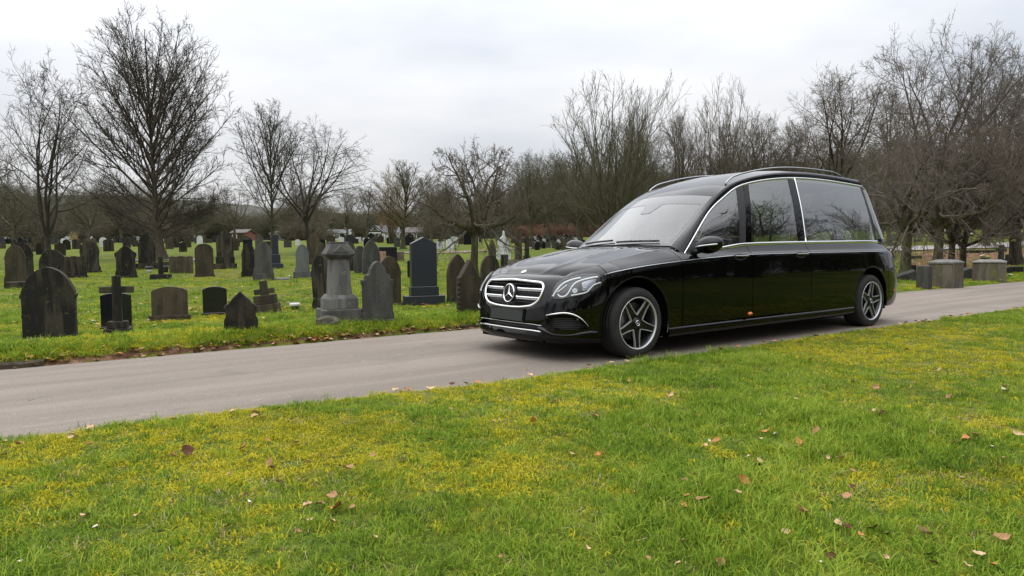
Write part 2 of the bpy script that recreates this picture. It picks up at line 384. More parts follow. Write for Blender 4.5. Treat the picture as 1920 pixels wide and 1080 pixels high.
road.data.attributes.new('along', 'FLOAT_VECTOR', 'POINT').data.foreach_set('vector', np.stack([RU, RV, 0*RU], -1).astype(np.float32).ravel())
# footpath far right beyond the graves
def ribbon(name, pts, w, m, lift=.02, n=60):
    c = crom(pts, n); t = np.gradient(c, axis=0); t /= np.linalg.norm(t, axis=1)[:, None]; nn = np.stack([-t[:, 1], t[:, 0]], 1)
    P = np.stack([c+nn*k*w/2 for k in (-1, -.33, .33, 1)], 1); z = ground_z(P[..., 0], P[..., 1])+lift
    return mobj(name, np.concatenate([P, z[..., None]], -1), grid_faces(n, 4), m)
M_PATH = mat('path_gravel', (.30,.27,.25), rough=.95, noise=[(3, 4, (.23,.21,.19), .45, .65)])
tag(ribbon('path', [at_depth(1500, 36)[:2], at_depth(1700, 36.5)[:2], at_depth(1840, 38)[:2], at_depth(2000, 41)[:2], at_depth(2300, 46)[:2]], 3.0, M_PATH, .05), kind='structure')
M_EARTH = mat('bare_path', (.17,.12,.085), rough=.95, noise=[(2, 4, (.10,.075,.05), .45, .65)])
tag(ribbon('path', [at_depth(690, 46)[:2], at_depth(800, 43)[:2], at_depth(900, 45)[:2], at_depth(1010, 50)[:2]], 1.6, M_EARTH, .04), kind='structure')
tag(ribbon('path', [at_depth(380, 37)[:2], at_depth(300, 38)[:2], at_depth(240, 37)[:2]], 1.4, M_PATH, .04), kind='structure')
# field edge with dry grass beyond the far graves
M_DRY = mat('dry_field', (.33,.24,.13), rough=.95, noise=[(.6, 4, (.20,.17,.07), .45, .65)])
tag(ribbon('dry_field', [at_depth(820, 128)[:2], at_depth(960, 118)[:2], at_depth(1090, 116)[:2], at_depth(1240, 118)[:2]], 16, M_DRY, .12), kind='structure')
# wooded hills on the horizon
M_HILL = mat('wooded_hill', (.045,.045,.036), rough=1, noise=[(.05, 5, (.065,.060,.047), .4, .62), (.012, 3, (.055,.065,.038), .55, .7)])
hx = np.linspace(-1400, 1500, 220); hd = np.linspace(0, 1, 14)
ridge = 50+26*(fnoise(hx*.003+4, hx*0, 41)-.4)+np.interp(hx, [-1400,-500,-100,500,1500], [14,10,-22,-10,10])+5*fnoise(hx*.06, hx*0, 43)
HP = np.stack([np.stack([hx, np.full_like(hx, 420+d*420), 6+ridge*d**.7], 1) for d in hd], 1)
hills = mobj('hills', HP, grid_faces(220, 14), M_HILL); tag(hills, kind='structure')
# ================================================================ grass and moss as scattered tufts
def leafy_mat(name, cols, rand=.25, rough=.65, sheen=.08, scale=1.2):
    """leaf-like surface: colour varies from tuft to tuft and in broad drifts over the ground"""
    m = bpy.data.materials.new(name); m.use_nodes = True; nt = m.node_tree; b = nt.nodes['Principled BSDF']; N = lambda t: nt.nodes.new(t); L = nt.links.new
    geo, oi = N('ShaderNodeNewGeometry'), N('ShaderNodeObjectInfo')
    n = N('ShaderNodeTexNoise'); n.inputs['Scale'].default_value = scale; n.inputs['Detail'].default_value = 5; L(geo.outputs['Position'], n.inputs['Vector'])
    n2 = N('ShaderNodeAttribute'); n2.attribute_name = 'blade'
    a = N('ShaderNodeMath'); a.operation = 'MULTIPLY_ADD'; a.inputs[1].default_value = rand*2; L(oi.outputs['Random'], a.inputs[0]); L(n.outputs['Fac'], a.inputs[2])
    c = N('ShaderNodeMath'); c.operation = 'MULTIPLY_ADD'; c.inputs[1].default_value = .7; L(n2.outputs['Fac'], c.inputs[0]); L(a.outputs[0], c.inputs[2])
    r = N('ShaderNodeMapRange'); r.inputs['From Min'].default_value = .62; r.inputs['From Max'].default_value = 1.45; L(c.outputs[0], r.inputs['Value'])
    cr = N('ShaderNodeValToRGB'); L(r.outputs[0], cr.inputs['Fac']); el = cr.color_ramp.elements
    while len(el) < len(cols): el.new(.5)
    for i, cc in enumerate(cols): el[i].position = i/(len(cols)-1); el[i].color = (*cc, 1)
    L(cr.outputs[0], b.inputs['Base Color']); b.inputs['Roughness'].default_value = rough; b.inputs['Specular IOR Level'].default_value = sheen
    tr = N('ShaderNodeBsdfTranslucent'); L(cr.outputs[0], tr.inputs['Color']); mx = N('ShaderNodeMixShader'); mx.inputs[0].default_value = .3
    o = nt.nodes['Material Output']; L(b.outputs[0], mx.inputs[1]); L(tr.outputs[0], mx.inputs[2]); L(mx.outputs[0], o.inputs['Surface'])
    return m
M_GRASS = leafy_mat('grass_blade', [(.050,.100,.012), (.118,.215,.018), (.208,.315,.026), (.34,.40,.055)])
M_MOSS = leafy_mat('moss', [(.15,.165,.010), (.31,.30,.013), (.45,.41,.016), (.55,.46,.035)])
M_STRAW = leafy_mat('dead_grass', [(.20,.15,.075), (.33,.25,.13), (.42,.34,.20)])
def tuft_mesh(name, rg, n, rad, hmin, hmax, wid, lean, m, curl=.5):
    V, Fc, S = [], [], []
    for i in range(n):
        S += [rg.uniform()]*5; a = rg.uniform(0, 2*np.pi); r = rad*math.sqrt(rg.uniform()); p = np.array([r*math.cos(a), r*math.sin(a), -.008])
        h = rg.uniform(hmin, hmax); b = rg.uniform(0, 2*np.pi); l = lean*rg.uniform(.2, 1.3)*h; d = np.array([math.cos(b), math.sin(b), 0]); s = np.array([-math.sin(b), math.cos(b), 0])
        tw = rg.uniform(-.8, .8); s2 = s*math.cos(tw)+d*math.sin(tw); w = wid*rg.uniform(.7, 1.3)
        m1 = p+np.array([0, 0, h*.62])+d*l*.38; tip = p+np.array([0, 0, h*(1-curl*lean*.35)])+d*l
        k = len(V); V += [p-s2*w, p+s2*w, m1+s2*w*.8, m1-s2*w*.8, tip]; Fc += [(k, k+1, k+2, k+3), (k+3, k+2, k+4)]
    me = new_mesh(name, V, Fc, m, True); me.attributes.new('blade', 'FLOAT', 'POINT').data.foreach_set('value', np.array(S, np.float32)); return me
TUFTS = bpy.data.collections.new('tuft_library')
def tuft_obj(name, me): o = bpy.data.objects.new(name, me); TUFTS.objects.link(o)
rg = np.random.default_rng(11)
for i in range(4): tuft_obj('a_grass_%d' % i, tuft_mesh('tuft', rg, 36, .058, .018, .040, .0015, 1.05, M_GRASS))
for i in range(3): tuft_obj('b_moss_%d' % i, tuft_mesh('tuft', rg, 46, .055, .010, .026, .0018, 1.3, M_MOSS, 1.))
for i in range(2): tuft_obj('c_long_%d' % i, tuft_mesh('tuft', rg, 34, .05, .035, .070, .0016, 1.1, M_GRASS))
tuft_obj('d_straw_0', tuft_mesh('tuft', rg, 14, .06, .012, .04, .0015, 2.2, M_STRAW, 1.5))
def scatter_group():
    ng = bpy.data.node_groups.new('scatter_tufts', 'GeometryNodeTree')
    ng.interface.new_socket('Geometry', in_out='INPUT', socket_type='NodeSocketGeometry'); ng.interface.new_socket('Geometry', in_out='OUTPUT', socket_type='NodeSocketGeometry')
    N = lambda t: ng.nodes.new(t); L = ng.links.new
    gi, go, ip, ci = N('NodeGroupInput'), N('NodeGroupOutput'), N('GeometryNodeInstanceOnPoints'), N('GeometryNodeCollectionInfo')
    ci.inputs['Collection'].default_value = TUFTS; ci.inputs['Separate Children'].default_value = True; ci.inputs['Reset Children'].default_value = True
    def na(nm, ty): a = N('GeometryNodeInputNamedAttribute'); a.data_type = ty; a.inputs['Name'].default_value = nm; return a.outputs['Attribute']
    er = N('FunctionNodeEulerToRotation'); L(na('rot', 'FLOAT_VECTOR'), er.inputs[0])
    L(gi.outputs[0], ip.inputs['Points']); L(ci.outputs[0], ip.inputs['Instance']); ip.inputs['Pick Instance'].default_value = True
    L(na('idx', 'INT'), ip.inputs['Instance Index']); L(er.outputs[0], ip.inputs['Rotation']); L(na('scl', 'FLOAT_VECTOR'), ip.inputs['Scale'])
    L(ip.outputs[0], go.inputs[0]); return ng
SCATTER = scatter_group()
def scatter(name, P, idx, rot, scl, label):
    me = bpy.data.meshes.new(name); me.vertices.add(len(P)); me.vertices.foreach_set('co', P.astype(np.float32).ravel())
    me.attributes.new('idx', 'INT', 'POINT').data.foreach_set('value', idx.astype(np.int32))
    me.attributes.new('rot', 'FLOAT_VECTOR', 'POINT').data.foreach_set('vector', rot.astype(np.float32).ravel())
    me.attributes.new('scl', 'FLOAT_VECTOR', 'POINT').data.foreach_set('vector', scl.astype(np.float32).ravel()); me.update()
    o = link(bpy.data.objects.new(name, me)); md = o.modifiers.new('scatter', 'NODES'); md.node_group = SCATTER
    return tag(o, label, 'grass', kind='stuff')
def moss_amount(x, y):
    m = fnoise(x*.55+2, y*.55+5, 71, 4)*.65+fnoise(x*2.1, y*2.1, 75, 3)*.35
    for cx, cy, r in ((-.15, 3.2, .55), (.1, 4.3, .5), (-1.9, 3.65, .45), (-1.2, 3.1, .3), (2.35, 3.6, .5), (4.6, 7.6, .9)): m = m+.10*np.exp(-((x-cx)**2+(y-cy)**2)/r**2)
    return m-.012
def in_view(x, y, mx=1.3):
    return (np.abs(x) < (y*.73+mx)) & (y > 1.6)
def tuft_points(n, X, Y, keep, size, rg):
    x = rg.uniform(*X, n); y = rg.uniform(*Y, n); k = keep(x, y); x, y = x[k], y[k]; n = len(x)
    z = ground_z(x, y); ms = moss_amount(x, y)+rg.normal(0, .05, n)
    idx = rg.integers(0, 4, n); moss = rg.uniform(size=n) < .07+.90*sstep(ms, .50, .60); idx[moss] = rg.integers(4, 7, moss.sum())
    lg = (fnoise(x*1.5+40, y*1.5, 81, 3) > .63) & ~moss; lg &= rg.uniform(size=n) < .75; idx[lg] = rg.integers(7, 9, lg.sum())
    st = rg.uniform(size=n) < np.where(fnoise(x*.9, y*.9+30, 91, 3) > .58, .08, .03); idx[st] = 9
    rot = np.stack([rg.normal(0, .18, n), rg.normal(0, .18, n), rg.uniform(0, 6.28, n)], 1)
    s = size*rg.uniform(.7, 1.3, n); s = s*np.where(idx < 4, .75+.5*fnoise(x*.8, y*.8, 95, 3), 1)
    return np.stack([x, y, z], 1), idx, rot, np.stack([s, s, s*rg.uniform(.8, 1.2, n)], 1)
def near_keep(dens):
    def f(x, y):
        u, v = world_to_road(x, y); e = NEAR_EDGE+.05+.12*(fnoise(u*1.3, u*0, 51, 3)-.5)-.26*sstep(-u, 1.8, 4.0)
        d = np.hypot(x, y); p = np.clip(dens(d), 0, 1)
        return in_view(x, y) & (v > e) & (rg.uniform(size=np.shape(x)) < p)
    return f
A = tuft_points(92000, (-5.2, 9.5), (1.7, 11.5), near_keep(lambda d: (3.6/np.maximum(d, 3.0))**1.1), 1.0, rg)
scatter('near_grass', *A, 'short mossy grass with yellow moss patches on the near side of the road')
def far_keep(x, y):
    u, v = world_to_road(x, y); d = FAR_EDGE-v; e = .10+.10*(fnoise(u*1.6, u*0, 53, 3))-.05*sstep(u, 6, 9)
    p = np.clip((12/np.maximum(np.hypot(x, y), 9))**1.6, 0, 1)*(1-.93*np.clip(litter_amount(x, y)*1.2-.1, 0, 1))
    return in_view(x, y, 2.5) & (d > e) & (rg.uniform(size=np.shape(x)) < p)
B = tuft_points(30000, (-11, 4.5), (6.0, 13.5), far_keep, 1.35, rg)
C = tuft_points(60000, (-24, 24), (12, 34), far_keep, 1.9, rg)
D = tuft_points(40000, (6, 24), (11, 30), far_keep, 1.6, rg)
FARP = [np.concatenate(q) for q in zip(B, C, D)]
# the bank along the far kerb carries longer, yellower grass that hangs over the edge
n = 7000; uu = rg.uniform(-9, 9, n); dd = np.abs(rg.normal(.16, .17, n))+.06; x, y = road_to_world(uu, FAR_EDGE-dd); k = in_view(x, y, 2)
x, y = x[k], y[k]; n = len(x); idx = np.where(rg.uniform(size=n) < .45, rg.integers(4, 7, n), np.where(rg.uniform(size=n) < .5, rg.integers(7, 9, n), rg.integers(0, 4, n)))
s = rg.uniform(.9, 1.5, n); EDGE = (np.stack([x, y, ground_z(x, y)], 1), idx, np.stack([rg.normal(0, .3, n), rg.normal(0, .3, n), rg.uniform(0, 6.28, n)], 1), np.stack([s, s, s], 1))
FARP = [np.concatenate(q) for q in zip(FARP, EDGE)]
scatter('far_grass', *FARP, 'grass among the gravestones beyond the road')
# ================================================================ hearse: body surface (u back from the front axle, v to the car's left, z up)
PLAN = np.array([(-.865,0),(-.858,.22),(-.832,.44),(-.768,.62),(-.665,.75),(-.53,.835),(-.36,.895),(0,.925),(.6,.932),(1.05,.935),(1.7,.938),(2.8,.938),(3.75,.935),
                 (4.2,.93),(4.65,.905),(5.0,.845),(5.2,.74),(5.31,.58),(5.36,.30),(5.375,0)])
def _plan():
    ext = np.concatenate([PLAN[2:0:-1]*[1,-1], PLAN, PLAN[-2:-4:-1]*[1,-1]])
    d = np.concatenate([[0], np.cumsum(np.linalg.norm(np.diff(ext, axis=0), axis=1))]); d -= d[2]
    return cspline(d, ext), d[2:2+len(PLAN)]
PLAN_F, PLAN_W = _plan()
def plan_pn(w):
    p = PLAN_F(w); e = 1e-3; t = PLAN_F(np.asarray(w)+e)-PLAN_F(np.asarray(w)-e); t /= np.linalg.norm(t, axis=1)[:, None]
    return p, np.stack([-t[:, 1], t[:, 0]], -1)*-1          # inward normal
_S = {0: [(.14,.16),(.05,.175),(.0,.225),(.012,.30),(.015,.36),(.03,.47),(.055,.61),(.078,.70),(.10,.742),(.14,.772),(.20,.797)],
 2: [(.14,.16),(.05,.175),(.0,.225),(.008,.30),(.010,.36),(.02,.47),(.045,.60),(.075,.69),(.105,.735),(.15,.767),(.21,.788)],
 3: [(.12,.165),(.04,.18),(.0,.235),(.0,.32),(.0,.41),(.01,.51),(.035,.61),(.075,.69),(.115,.735),(.16,.765),(.22,.787)],
 4: [(.10,.17),(.03,.185),(.0,.24),(.0,.34),(.0,.45),(.008,.55),(.03,.64),(.065,.705),(.105,.752),(.16,.79),(.22,.815)],
 6: [(.08,.17),(.02,.19),(.0,.26),(0,.36),(0,.48),(.003,.60),(.008,.71),(.018,.798),(.07,.836),(.13,.860),(.19,.878)],
 7: [(.08,.17),(.02,.19),(0,.26),(0,.38),(0,.50),(0,.64),(.003,.77),(.012,.848),(.065,.883),(.14,.912),(.21,.936)],
 8: [(.08,.17),(.03,.19),(.01,.27),(.004,.36),(0,.50),(0,.66),(.004,.80),(.012,.897),(.05,.938),(.11,.976),(.20,1.018)],
 9: [(.09,.18),(.03,.20),(.012,.28),(.004,.37),(0,.51),(0,.67),(.004,.82),(.012,.924),(.045,.955),(.08,.98),(.105,1.004)],
 10: [(.10,.20),(.03,.22),(.012,.29),(.004,.38),(0,.52),(0,.68),(.004,.83),(.010,.949),(.045,.985),(.075,1.025),(.097,1.06)],
 11: [(.10,.20),(.03,.22),(.012,.29),(.004,.38),(0,.52),(0,.68),(.004,.83),(.010,.956),(.045,.995),(.075,1.04),(.099,1.078)],
 13: [(.10,.20),(.03,.22),(.012,.29),(.004,.38),(0,.52),(0,.68),(.006,.83),(.014,.958),(.050,1.0),(.08,1.047),(.105,1.088)],
 14: [(.10,.22),(.04,.24),(.02,.30),(.005,.40),(0,.54),(0,.69),(.012,.83),(.03,.955),(.07,1.0),(.10,1.045),(.13,1.09)],
 15: [(.13,.22),(.05,.245),(.02,.31),(.005,.41),(0,.55),(.008,.67),(.03,.80),(.055,.94),(.10,.985),(.16,1.03),(.22,1.07)],
 16: [(.16,.22),(.07,.25),(.03,.32),(.01,.42),(.0,.55),(.02,.66),(.05,.78),(.08,.92),(.14,.97),(.22,1.01),(.30,1.05)],
 19: [(.18,.24),(.06,.26),(.02,.34),(0,.44),(0,.56),(.03,.66),(.06,.78),(.09,.92),(.12,.97),(.17,1.01),(.24,1.05)]}
_SI = sorted(_S); KN = len(_S[0])
KNOT_F = pchip([PLAN_W[i] for i in _SI], np.array([_S[i] for i in _SI]))
W_END = PLAN_W[-1]
_wd = np.linspace(0, W_END, 4000); _pd = PLAN_F(_wd)
def w_at_u(u, side=True):
    """perimeter position on the flank for a given u"""
    k = (_wd > PLAN_W[2]) & (_wd < PLAN_W[17]); return np.interp(u, _pd[k, 0], _wd[k])
def band(w, t):
    """points of the body side; w, t broadcastable 1d arrays of equal length"""
    w = np.asarray(w, float).ravel(); t = np.asarray(t, float).ravel()
    p, n = plan_pn(w); K = KNOT_F(w)                        # (N,KN,2)
    N = len(w); ti = np.arange(KN)
    k = np.clip(np.floor(t).astype(int), 0, KN-2); s = t-k; ar = np.arange(N)
    D = np.zeros_like(K); dl = np.diff(K, axis=1)
    a, b = dl[:, :-1], dl[:, 1:]
    with np.errstate(divide='ignore', invalid='ignore'): hm = np.where(a*b > 0, 2*a*b/(a+b), 0)
    D[:, 1:-1] = hm; D[:, 0] = dl[:, 0]; D[:, -1] = dl[:, -1]
    s = s[:, None]
    r = (1+2*s)*(1-s)**2*K[ar, k]+s*(1-s)**2*D[ar, k]+s*s*(3-2*s)*K[ar, k+1]+s*s*(s-1)*D[ar, k+1]
    q = p+n*r[:, :1]
    return np.concatenate([q, r[:, 1:2]], 1)
def band_t_of_z(w, z):
    w = np.asarray(w, float).ravel(); z = np.broadcast_to(np.asarray(z, float), w.shape)
    tt = np.linspace(0, KN-1, 121); out = np.empty(len(w))
    for i in range(len(w)):
        zz = band(np.full(121, w[i]), tt)[:, 2]; out[i] = np.interp(z[i], zz, tt)
    return out
def band_wz(w, z, off=0.0):
    """point at perimeter w and height z, pushed out along the surface normal"""
    w = np.asarray(w, float).ravel(); t = band_t_of_z(w, z); P = band(w, t)
    if off:
        e = 1e-3; du = band(w+e, t)-band(w-e, t); dt = band(w, np.minimum(t+e, KN-1))-band(w, np.maximum(t-e, 0))
        n = np.cross(du, dt); n /= np.linalg.norm(n, axis=1)[:, None]+1e-12
        pn = plan_pn(w)[1]; sg = np.sign(-(n[:, 0]*pn[:, 0]+n[:, 1]*pn[:, 1])); sg[sg == 0] = 1
        P = P+n*sg[:, None]*off
    return P
def band_top(w): return band(w, np.full(np.size(w), KN-1.0))
# greenhouse guide lines (left side), matched knots; 0..3 windscreen, 3..8 roof
LINE_A = np.array([(.72,.825,.950),(1.0,.765,1.195),(1.30,.695,1.43),(1.583,.655,1.585),(1.86,.628,1.708),(2.33,.612,1.800),(2.937,.605,1.857),(3.672,.60,1.864),(4.505,.60,1.83)])
LINE_B = np.array([(.70,.69,1.045),(.965,.672,1.225),(1.21,.645,1.415),(1.43,.62,1.580),(1.76,.585,1.735),(2.26,.563,1.856),(2.9,.553,1.932),(3.67,.548,1.945),(4.44,.542,1.915)])
LINE_C = np.array([(.58,.37,1.060),(.85,.365,1.242),(1.115,.355,1.432),(1.375,.345,1.610),(1.72,.33,1.765),(2.25,.32,1.893),(2.9,.315,1.967),(3.67,.31,1.980),(4.47,.31,1.948)])
LINE_D = np.array([(.53,0,1.065),(.80,0,1.247),(1.08,0,1.44),(1.355,0,1.62),(1.71,0,1.773),(2.25,0,1.905),(2.9,0,1.978),(3.67,0,1.991),(4.48,0,1.958)])
_k9 = np.arange(9.0)
FA, FB, FC, FD = (cspline(_k9, l) for l in (LINE_A, LINE_B, LINE_C, LINE_D))
MIR = np.array([1, -1, 1.])
def top_surface(tau, y):
    """windscreen (tau 0..3) and roof (3..8); y in -1..1 right to left"""
    tau = np.asarray(tau, float); a, b, c = FB(tau), FC(tau), FD(tau)
    Y = np.stack([a*MIR, b*MIR, c, b, a], 1)                 # (N,5,3)
    ys = np.array([-1, -.54, 0, .54, 1.])
    f = cspline(ys, np.moveaxis(Y, 1, 0))
    return np.moveaxis(f(y), 0, 1)                           # (N, len(y), 3)
# side glazing: bottom follows the belt, top follows LINE_A
_ua = FA(np.linspace(0, 8, 400))
def line_a_at_u(u): 
    s = np.interp(u, _ua[:, 0], np.linspace(0, 8, 400)); return FA(s)
def belt_at_u(u): return band_top(w_at_u(np.asarray(u, float)))
LINK_P = np.array([0, 1, 2, 3.]); LINK_B = np.array([.79, 1.72, 2.826, 4.555]); LINK_T = np.array([.79, 1.965, 2.937, 4.50])
def side_surface(ub, q, bulge=0.018, off=0.0):
    """ub: bottom u of each column, q 0..1 up -> (n, m, 3)"""
    ub = np.asarray(ub, float); ut = np.interp(ub, LINK_B, LINK_T)
    B = belt_at_u(ub)+np.array([0, -.004, .0]); T = line_a_at_u(ut)
    q = np.asarray(q, float)[None, :, None]
    P = B[:, None]*(1-q)+T[:, None]*q
    hgt = np.linalg.norm(T-B, axis=1)[:, None, None]
    P = P+np.array([0, .96, .28])*(bulge*np.sin(np.pi*q)*np.minimum(hgt/.7, 1)+off)
    return P
# ================================================================ hearse: materials and parts
M_PAINT = glass_mat('black_paint', (.0015,.0015,.0018), .030, 5.0, .008, opaque=True)            # deep black lacquer: dark body colour under a clear mirror coat
M_CHROME = mat('chrome', (.78,.79,.80), rough=.10, metal=1.0)
M_SATIN = mat('satin_metal', (.62,.63,.65), rough=.28, metal=1.0)
M_RAIL = mat('rail_metal', (.34,.345,.355), rough=.3, metal=1.0)
M_BLACKPL = mat('black_plastic', (.012,.012,.013), rough=.45, spec=.4)
M_DARK = mat('dark_void', (.004,.004,.004), rough=.9, spec=.1)
M_TYRE = mat('tyre_rubber', (.018,.018,.018), rough=.75, spec=.35, noise=[(9, 3, (.035,.033,.030), .45, .75)])
M_MACHINED = mat('machined_alloy', (.52,.53,.54), rough=.4, metal=.4)
M_RIMBLK = mat('rim_black', (.006,.006,.007), rough=.25, spec=.3)
M_RIMGREY = mat('rim_barrel', (.055,.057,.06), rough=.35, metal=.7)
M_DISC = mat('brake_disc', (.22,.21,.20), rough=.45, metal=.8)
M_PLATE = mat('blank_plate', (.008,.011,.010), rough=.55)
M_AMBER = mat('amber_lens', (.75,.16,.015), rough=.2, coat=.6)
M_RED = mat('red_lens', (.35,.012,.01), rough=.12, coat=.8)
M_LEATHER = mat('black_leather', (.02,.02,.021), rough=.5)
M_CREAM = mat('headlining', (.40,.38,.34), rough=.9)
M_WOOD = mat('deck_wood', (.16,.07,.03), rough=.3, coat=.4, noise=[(6, 4, (.09,.035,.015), .35, .7, (1, 9, 1))])
M_LAMPREF = mat('lamp_reflector', (.30,.31,.33), rough=.18, metal=1.0)
M_LAMPDARK = mat('lamp_bezel', (.028,.029,.032), rough=.25, metal=.6)
M_DRL = mat('light_guide', (.86,.87,.88), rough=.22, spec=.6, coat=.5)
M_LINE = mat('coach_line', (.42,.43,.45), rough=.35, metal=.3)
M_SCREEN = glass_mat('windscreen_glass', (.50,.53,.52), .085, 3.4)
M_GLASS = glass_mat('side_glass', (.62,.67,.64), .15, 3.6)
M_LENS = glass_mat('lamp_lens', (.90,.92,.93), .04, 4.5)
M_FRIT = glass_mat('glass_frit', (.008,.009,.010), .09, 4.0, .01, opaque=True)
M_NET = mat('grille_mesh', (.006,.006,.006), rough=.5)

hearse = empty('hearse', (X0, Y0, 0), math.pi/2-YAW)
tag(hearse, 'long glossy black hearse with chrome grille and roof rails on the cemetery road', 'hearse')
FLIP = np.array([1, -1, 1.])
def cob(name, V, Fc, m, parent=hearse, smooth=True, midx=None):
    return mobj(name, np.asarray(V, float).reshape(-1, 3)*FLIP, Fc, m, parent, smooth, midx)
def cgrid(name, P, m, parent=hearse, s=1):
    P = np.asarray(P)*np.array([1, s, 1]); return cob(name, P, grid_faces(P.shape[0], P.shape[1]), m, parent)
def inside(poly, x, y):
    poly = np.asarray(poly); r = np.zeros(np.shape(x), bool); j = len(poly)-1
    for i in range(len(poly)):
        (xi, yi), (xj, yj) = poly[i], poly[j]
        with np.errstate(divide='ignore', invalid='ignore'):
            r ^= ((yi > y) != (yj > y)) & (x < (xj-xi)*(y-yi)/(yj-yi+1e-12)+xi)
        j = i
    return r
ARCHES = [(-.008, .350, .418), (4.195, .350, .424)]
def panel(name, w0, w1, t0, t1, dw=.025, nt=8, m=None, sides=(1, -1), holes=(), label=None):
    ws = np.linspace(w0, w1, max(3, int((w1-w0)/dw)+1)); ts = np.linspace(t0, t1, int((t1-t0)*nt)+1)
    n, k = len(ws), len(ts)
    P = band(np.repeat(ws, k), np.tile(ts, n)); Wc = np.repeat(ws, k)
    Fc = grid_faces(n, k); keep = np.ones(len(Fc), bool)
    for h in holes: keep &= ~inside(h, Wc[Fc].mean(1), P[Fc, 2].mean(1))
    for (uc, zc, R) in ARCHES:
        d = np.hypot(P[:, 0]-uc, P[:, 2]-zc); ins = (d < R) & (P[:, 2] < zc+R+.1)
        below = (np.abs(P[:, 0]-uc) < R) & (P[:, 2] < zc)
        ins |= below
        keep &= ~ins[Fc].all(1)
        mv = np.where(ins)[0]
        if len(mv):
            dd = np.stack([P[mv, 0]-uc, P[mv, 2]-zc], 1); low = P[mv, 2] < zc
            r = np.linalg.norm(dd, axis=1)[:, None]+1e-9
            tgt = np.array([uc, zc])+dd/r*R
            tgt[low, 0] = uc+np.sign(dd[low, 0])*R; tgt[low, 1] = P[mv, 2][low]
            Q = band_wz(w_at_u(tgt[:, 0]), np.clip(tgt[:, 1], .16, 2)); P[mv] = Q
    Fc = Fc[keep]; used = np.unique(Fc); rm = np.full(len(P), -1); rm[used] = np.arange(len(used))
    out = []
    for s in sides:
        o = cob(name, P[used]*np.array([1, s, 1]), rm[Fc], m or M_PAINT); out.append(o)
    return out
def curve_wz(pts, n, off=0., smooth=True):
    q = crom(pts, n) if smooth and len(pts) > 2 else resample(pts, n); return band_wz(q[:, 0], q[:, 1], off)
def patch2(name, top, bot, n, k, off, m, parent=hearse, s=1, smooth=True):
    a = crom(top, n) if len(top) > 2 else resample(top, n); b = crom(bot, n) if len(bot) > 2 else resample(bot, n)
    q = np.linspace(0, 1, k)[None, :, None]; W = (a[:, None]*(1-q)+b[:, None]*q).reshape(-1, 2)
    return cgrid(name, band_wz(W[:, 0], W[:, 1], off).reshape(n, k, 3), m, parent, s)
def strip(name, path, width, thick, m, parent=hearse, s=1, up=None):
    """rounded moulding: an ellipse swept along a path"""
    P = np.asarray(path, float)*np.array([1, s, 1]); T, A, B = frames(P)
    a = np.linspace(0, 2*np.pi, 8, endpoint=False); w = np.broadcast_to(np.asarray(width, float), (len(P),))[:, None, None]; t = np.broadcast_to(np.asarray(thick, float), (len(P),))[:, None, None]
    V = P[:, None]+t*A[:, None]*np.cos(a)[:, None]+w*B[:, None]*np.sin(a)[:, None]
    Fc = [tuple(f) for f in grid_faces(len(P), 8, True)]+[tuple(range(8)), tuple(range((len(P)-1)*8, len(P)*8))]
    return cob(name, V, Fc, m, parent)
G = .0042                                                        # half a shut line
W_F, W_D1, W_D2, W_D3, W_RB = (float(w_at_u(x)) for x in (-.36, .602, 1.705, 2.808, 4.66))
GRILLE = np.array([(-.455,.722),(0,.742),(.455,.722),(.49,.69),(.485,.625),(.45,.555),(.36,.507),(.2,.488),(0,.483),(-.2,.488),(-.36,.507),(-.45,.555),(-.485,.625),(-.49,.69)])
FOG = np.array([(.57,.425),(.65,.443),(.75,.449),(.84,.425),(.895,.388),(.935,.335),(.93,.318),(.84,.302),(.75,.296),(.67,.301),(.615,.328),(.56,.35)])
LIP = np.array([(-.1,.338),(.40,.334),(.47,.322),(.51,.290),(.49,.282),(-.1,.298)])
W_G = .50
panel('front_bumper', 0, W_F-G, 0, KN-1, .018, 9, holes=[GRILLE, FOG, LIP])
panel('fender', W_F+G, W_D1-G, 0, KN-1, .02, 8)
panel('front_door', W_D1+G, W_D2-G, 2.0, KN-1, .03, 8)
panel('rear_door', W_D2+G, W_D3-G, 2.0, KN-1, .03, 8)
panel('rear_quarter', W_D3+G, W_RB-G, 0, KN-1, .02, 8)
panel('rear_bumper', W_RB+G, W_END, 0, KN-1, .025, 8)
def inner_shell():
    for s in (1, -1):
        ws = np.linspace(W_F-.1, W_RB+.2, 120); ts = np.linspace(1, KN-1.2, 24)
        P = band(np.repeat(ws, 24), np.tile(ts, 120)).reshape(120, 24, 3)
        P = P.copy(); P[..., 1] -= .022; P[..., 2] -= .004
        Fc = grid_faces(120, 24); Q = P.reshape(-1, 3); keep = np.ones(len(Fc), bool)
        for (uc, zc, R) in ARCHES:
            ins = (np.hypot(Q[:, 0]-uc, Q[:, 2]-zc) < R+.03) | ((np.abs(Q[:, 0]-uc) < R+.03) & (Q[:, 2] < zc)); keep &= ~ins[Fc].any(1)
        cob('inner_panel', Q*np.array([1, s, 1]), Fc[keep], M_DARK)
inner_shell()
# sill below the doors
for s in (1, -1):
    us = np.linspace(.41, 3.77, 40); prof = [(.80,.165),(.910,.175),(.930,.20),(.934,.240),(.926,.256),(.912,.268),(.88,.30)]
    rise = np.interp(us, [.41, 3.77], [0, .022])
    cgrid('sill', np.array([[(u, p[0], p[1]+r) for p in prof] for u, r in zip(us, rise)]), M_PAINT, s=s)
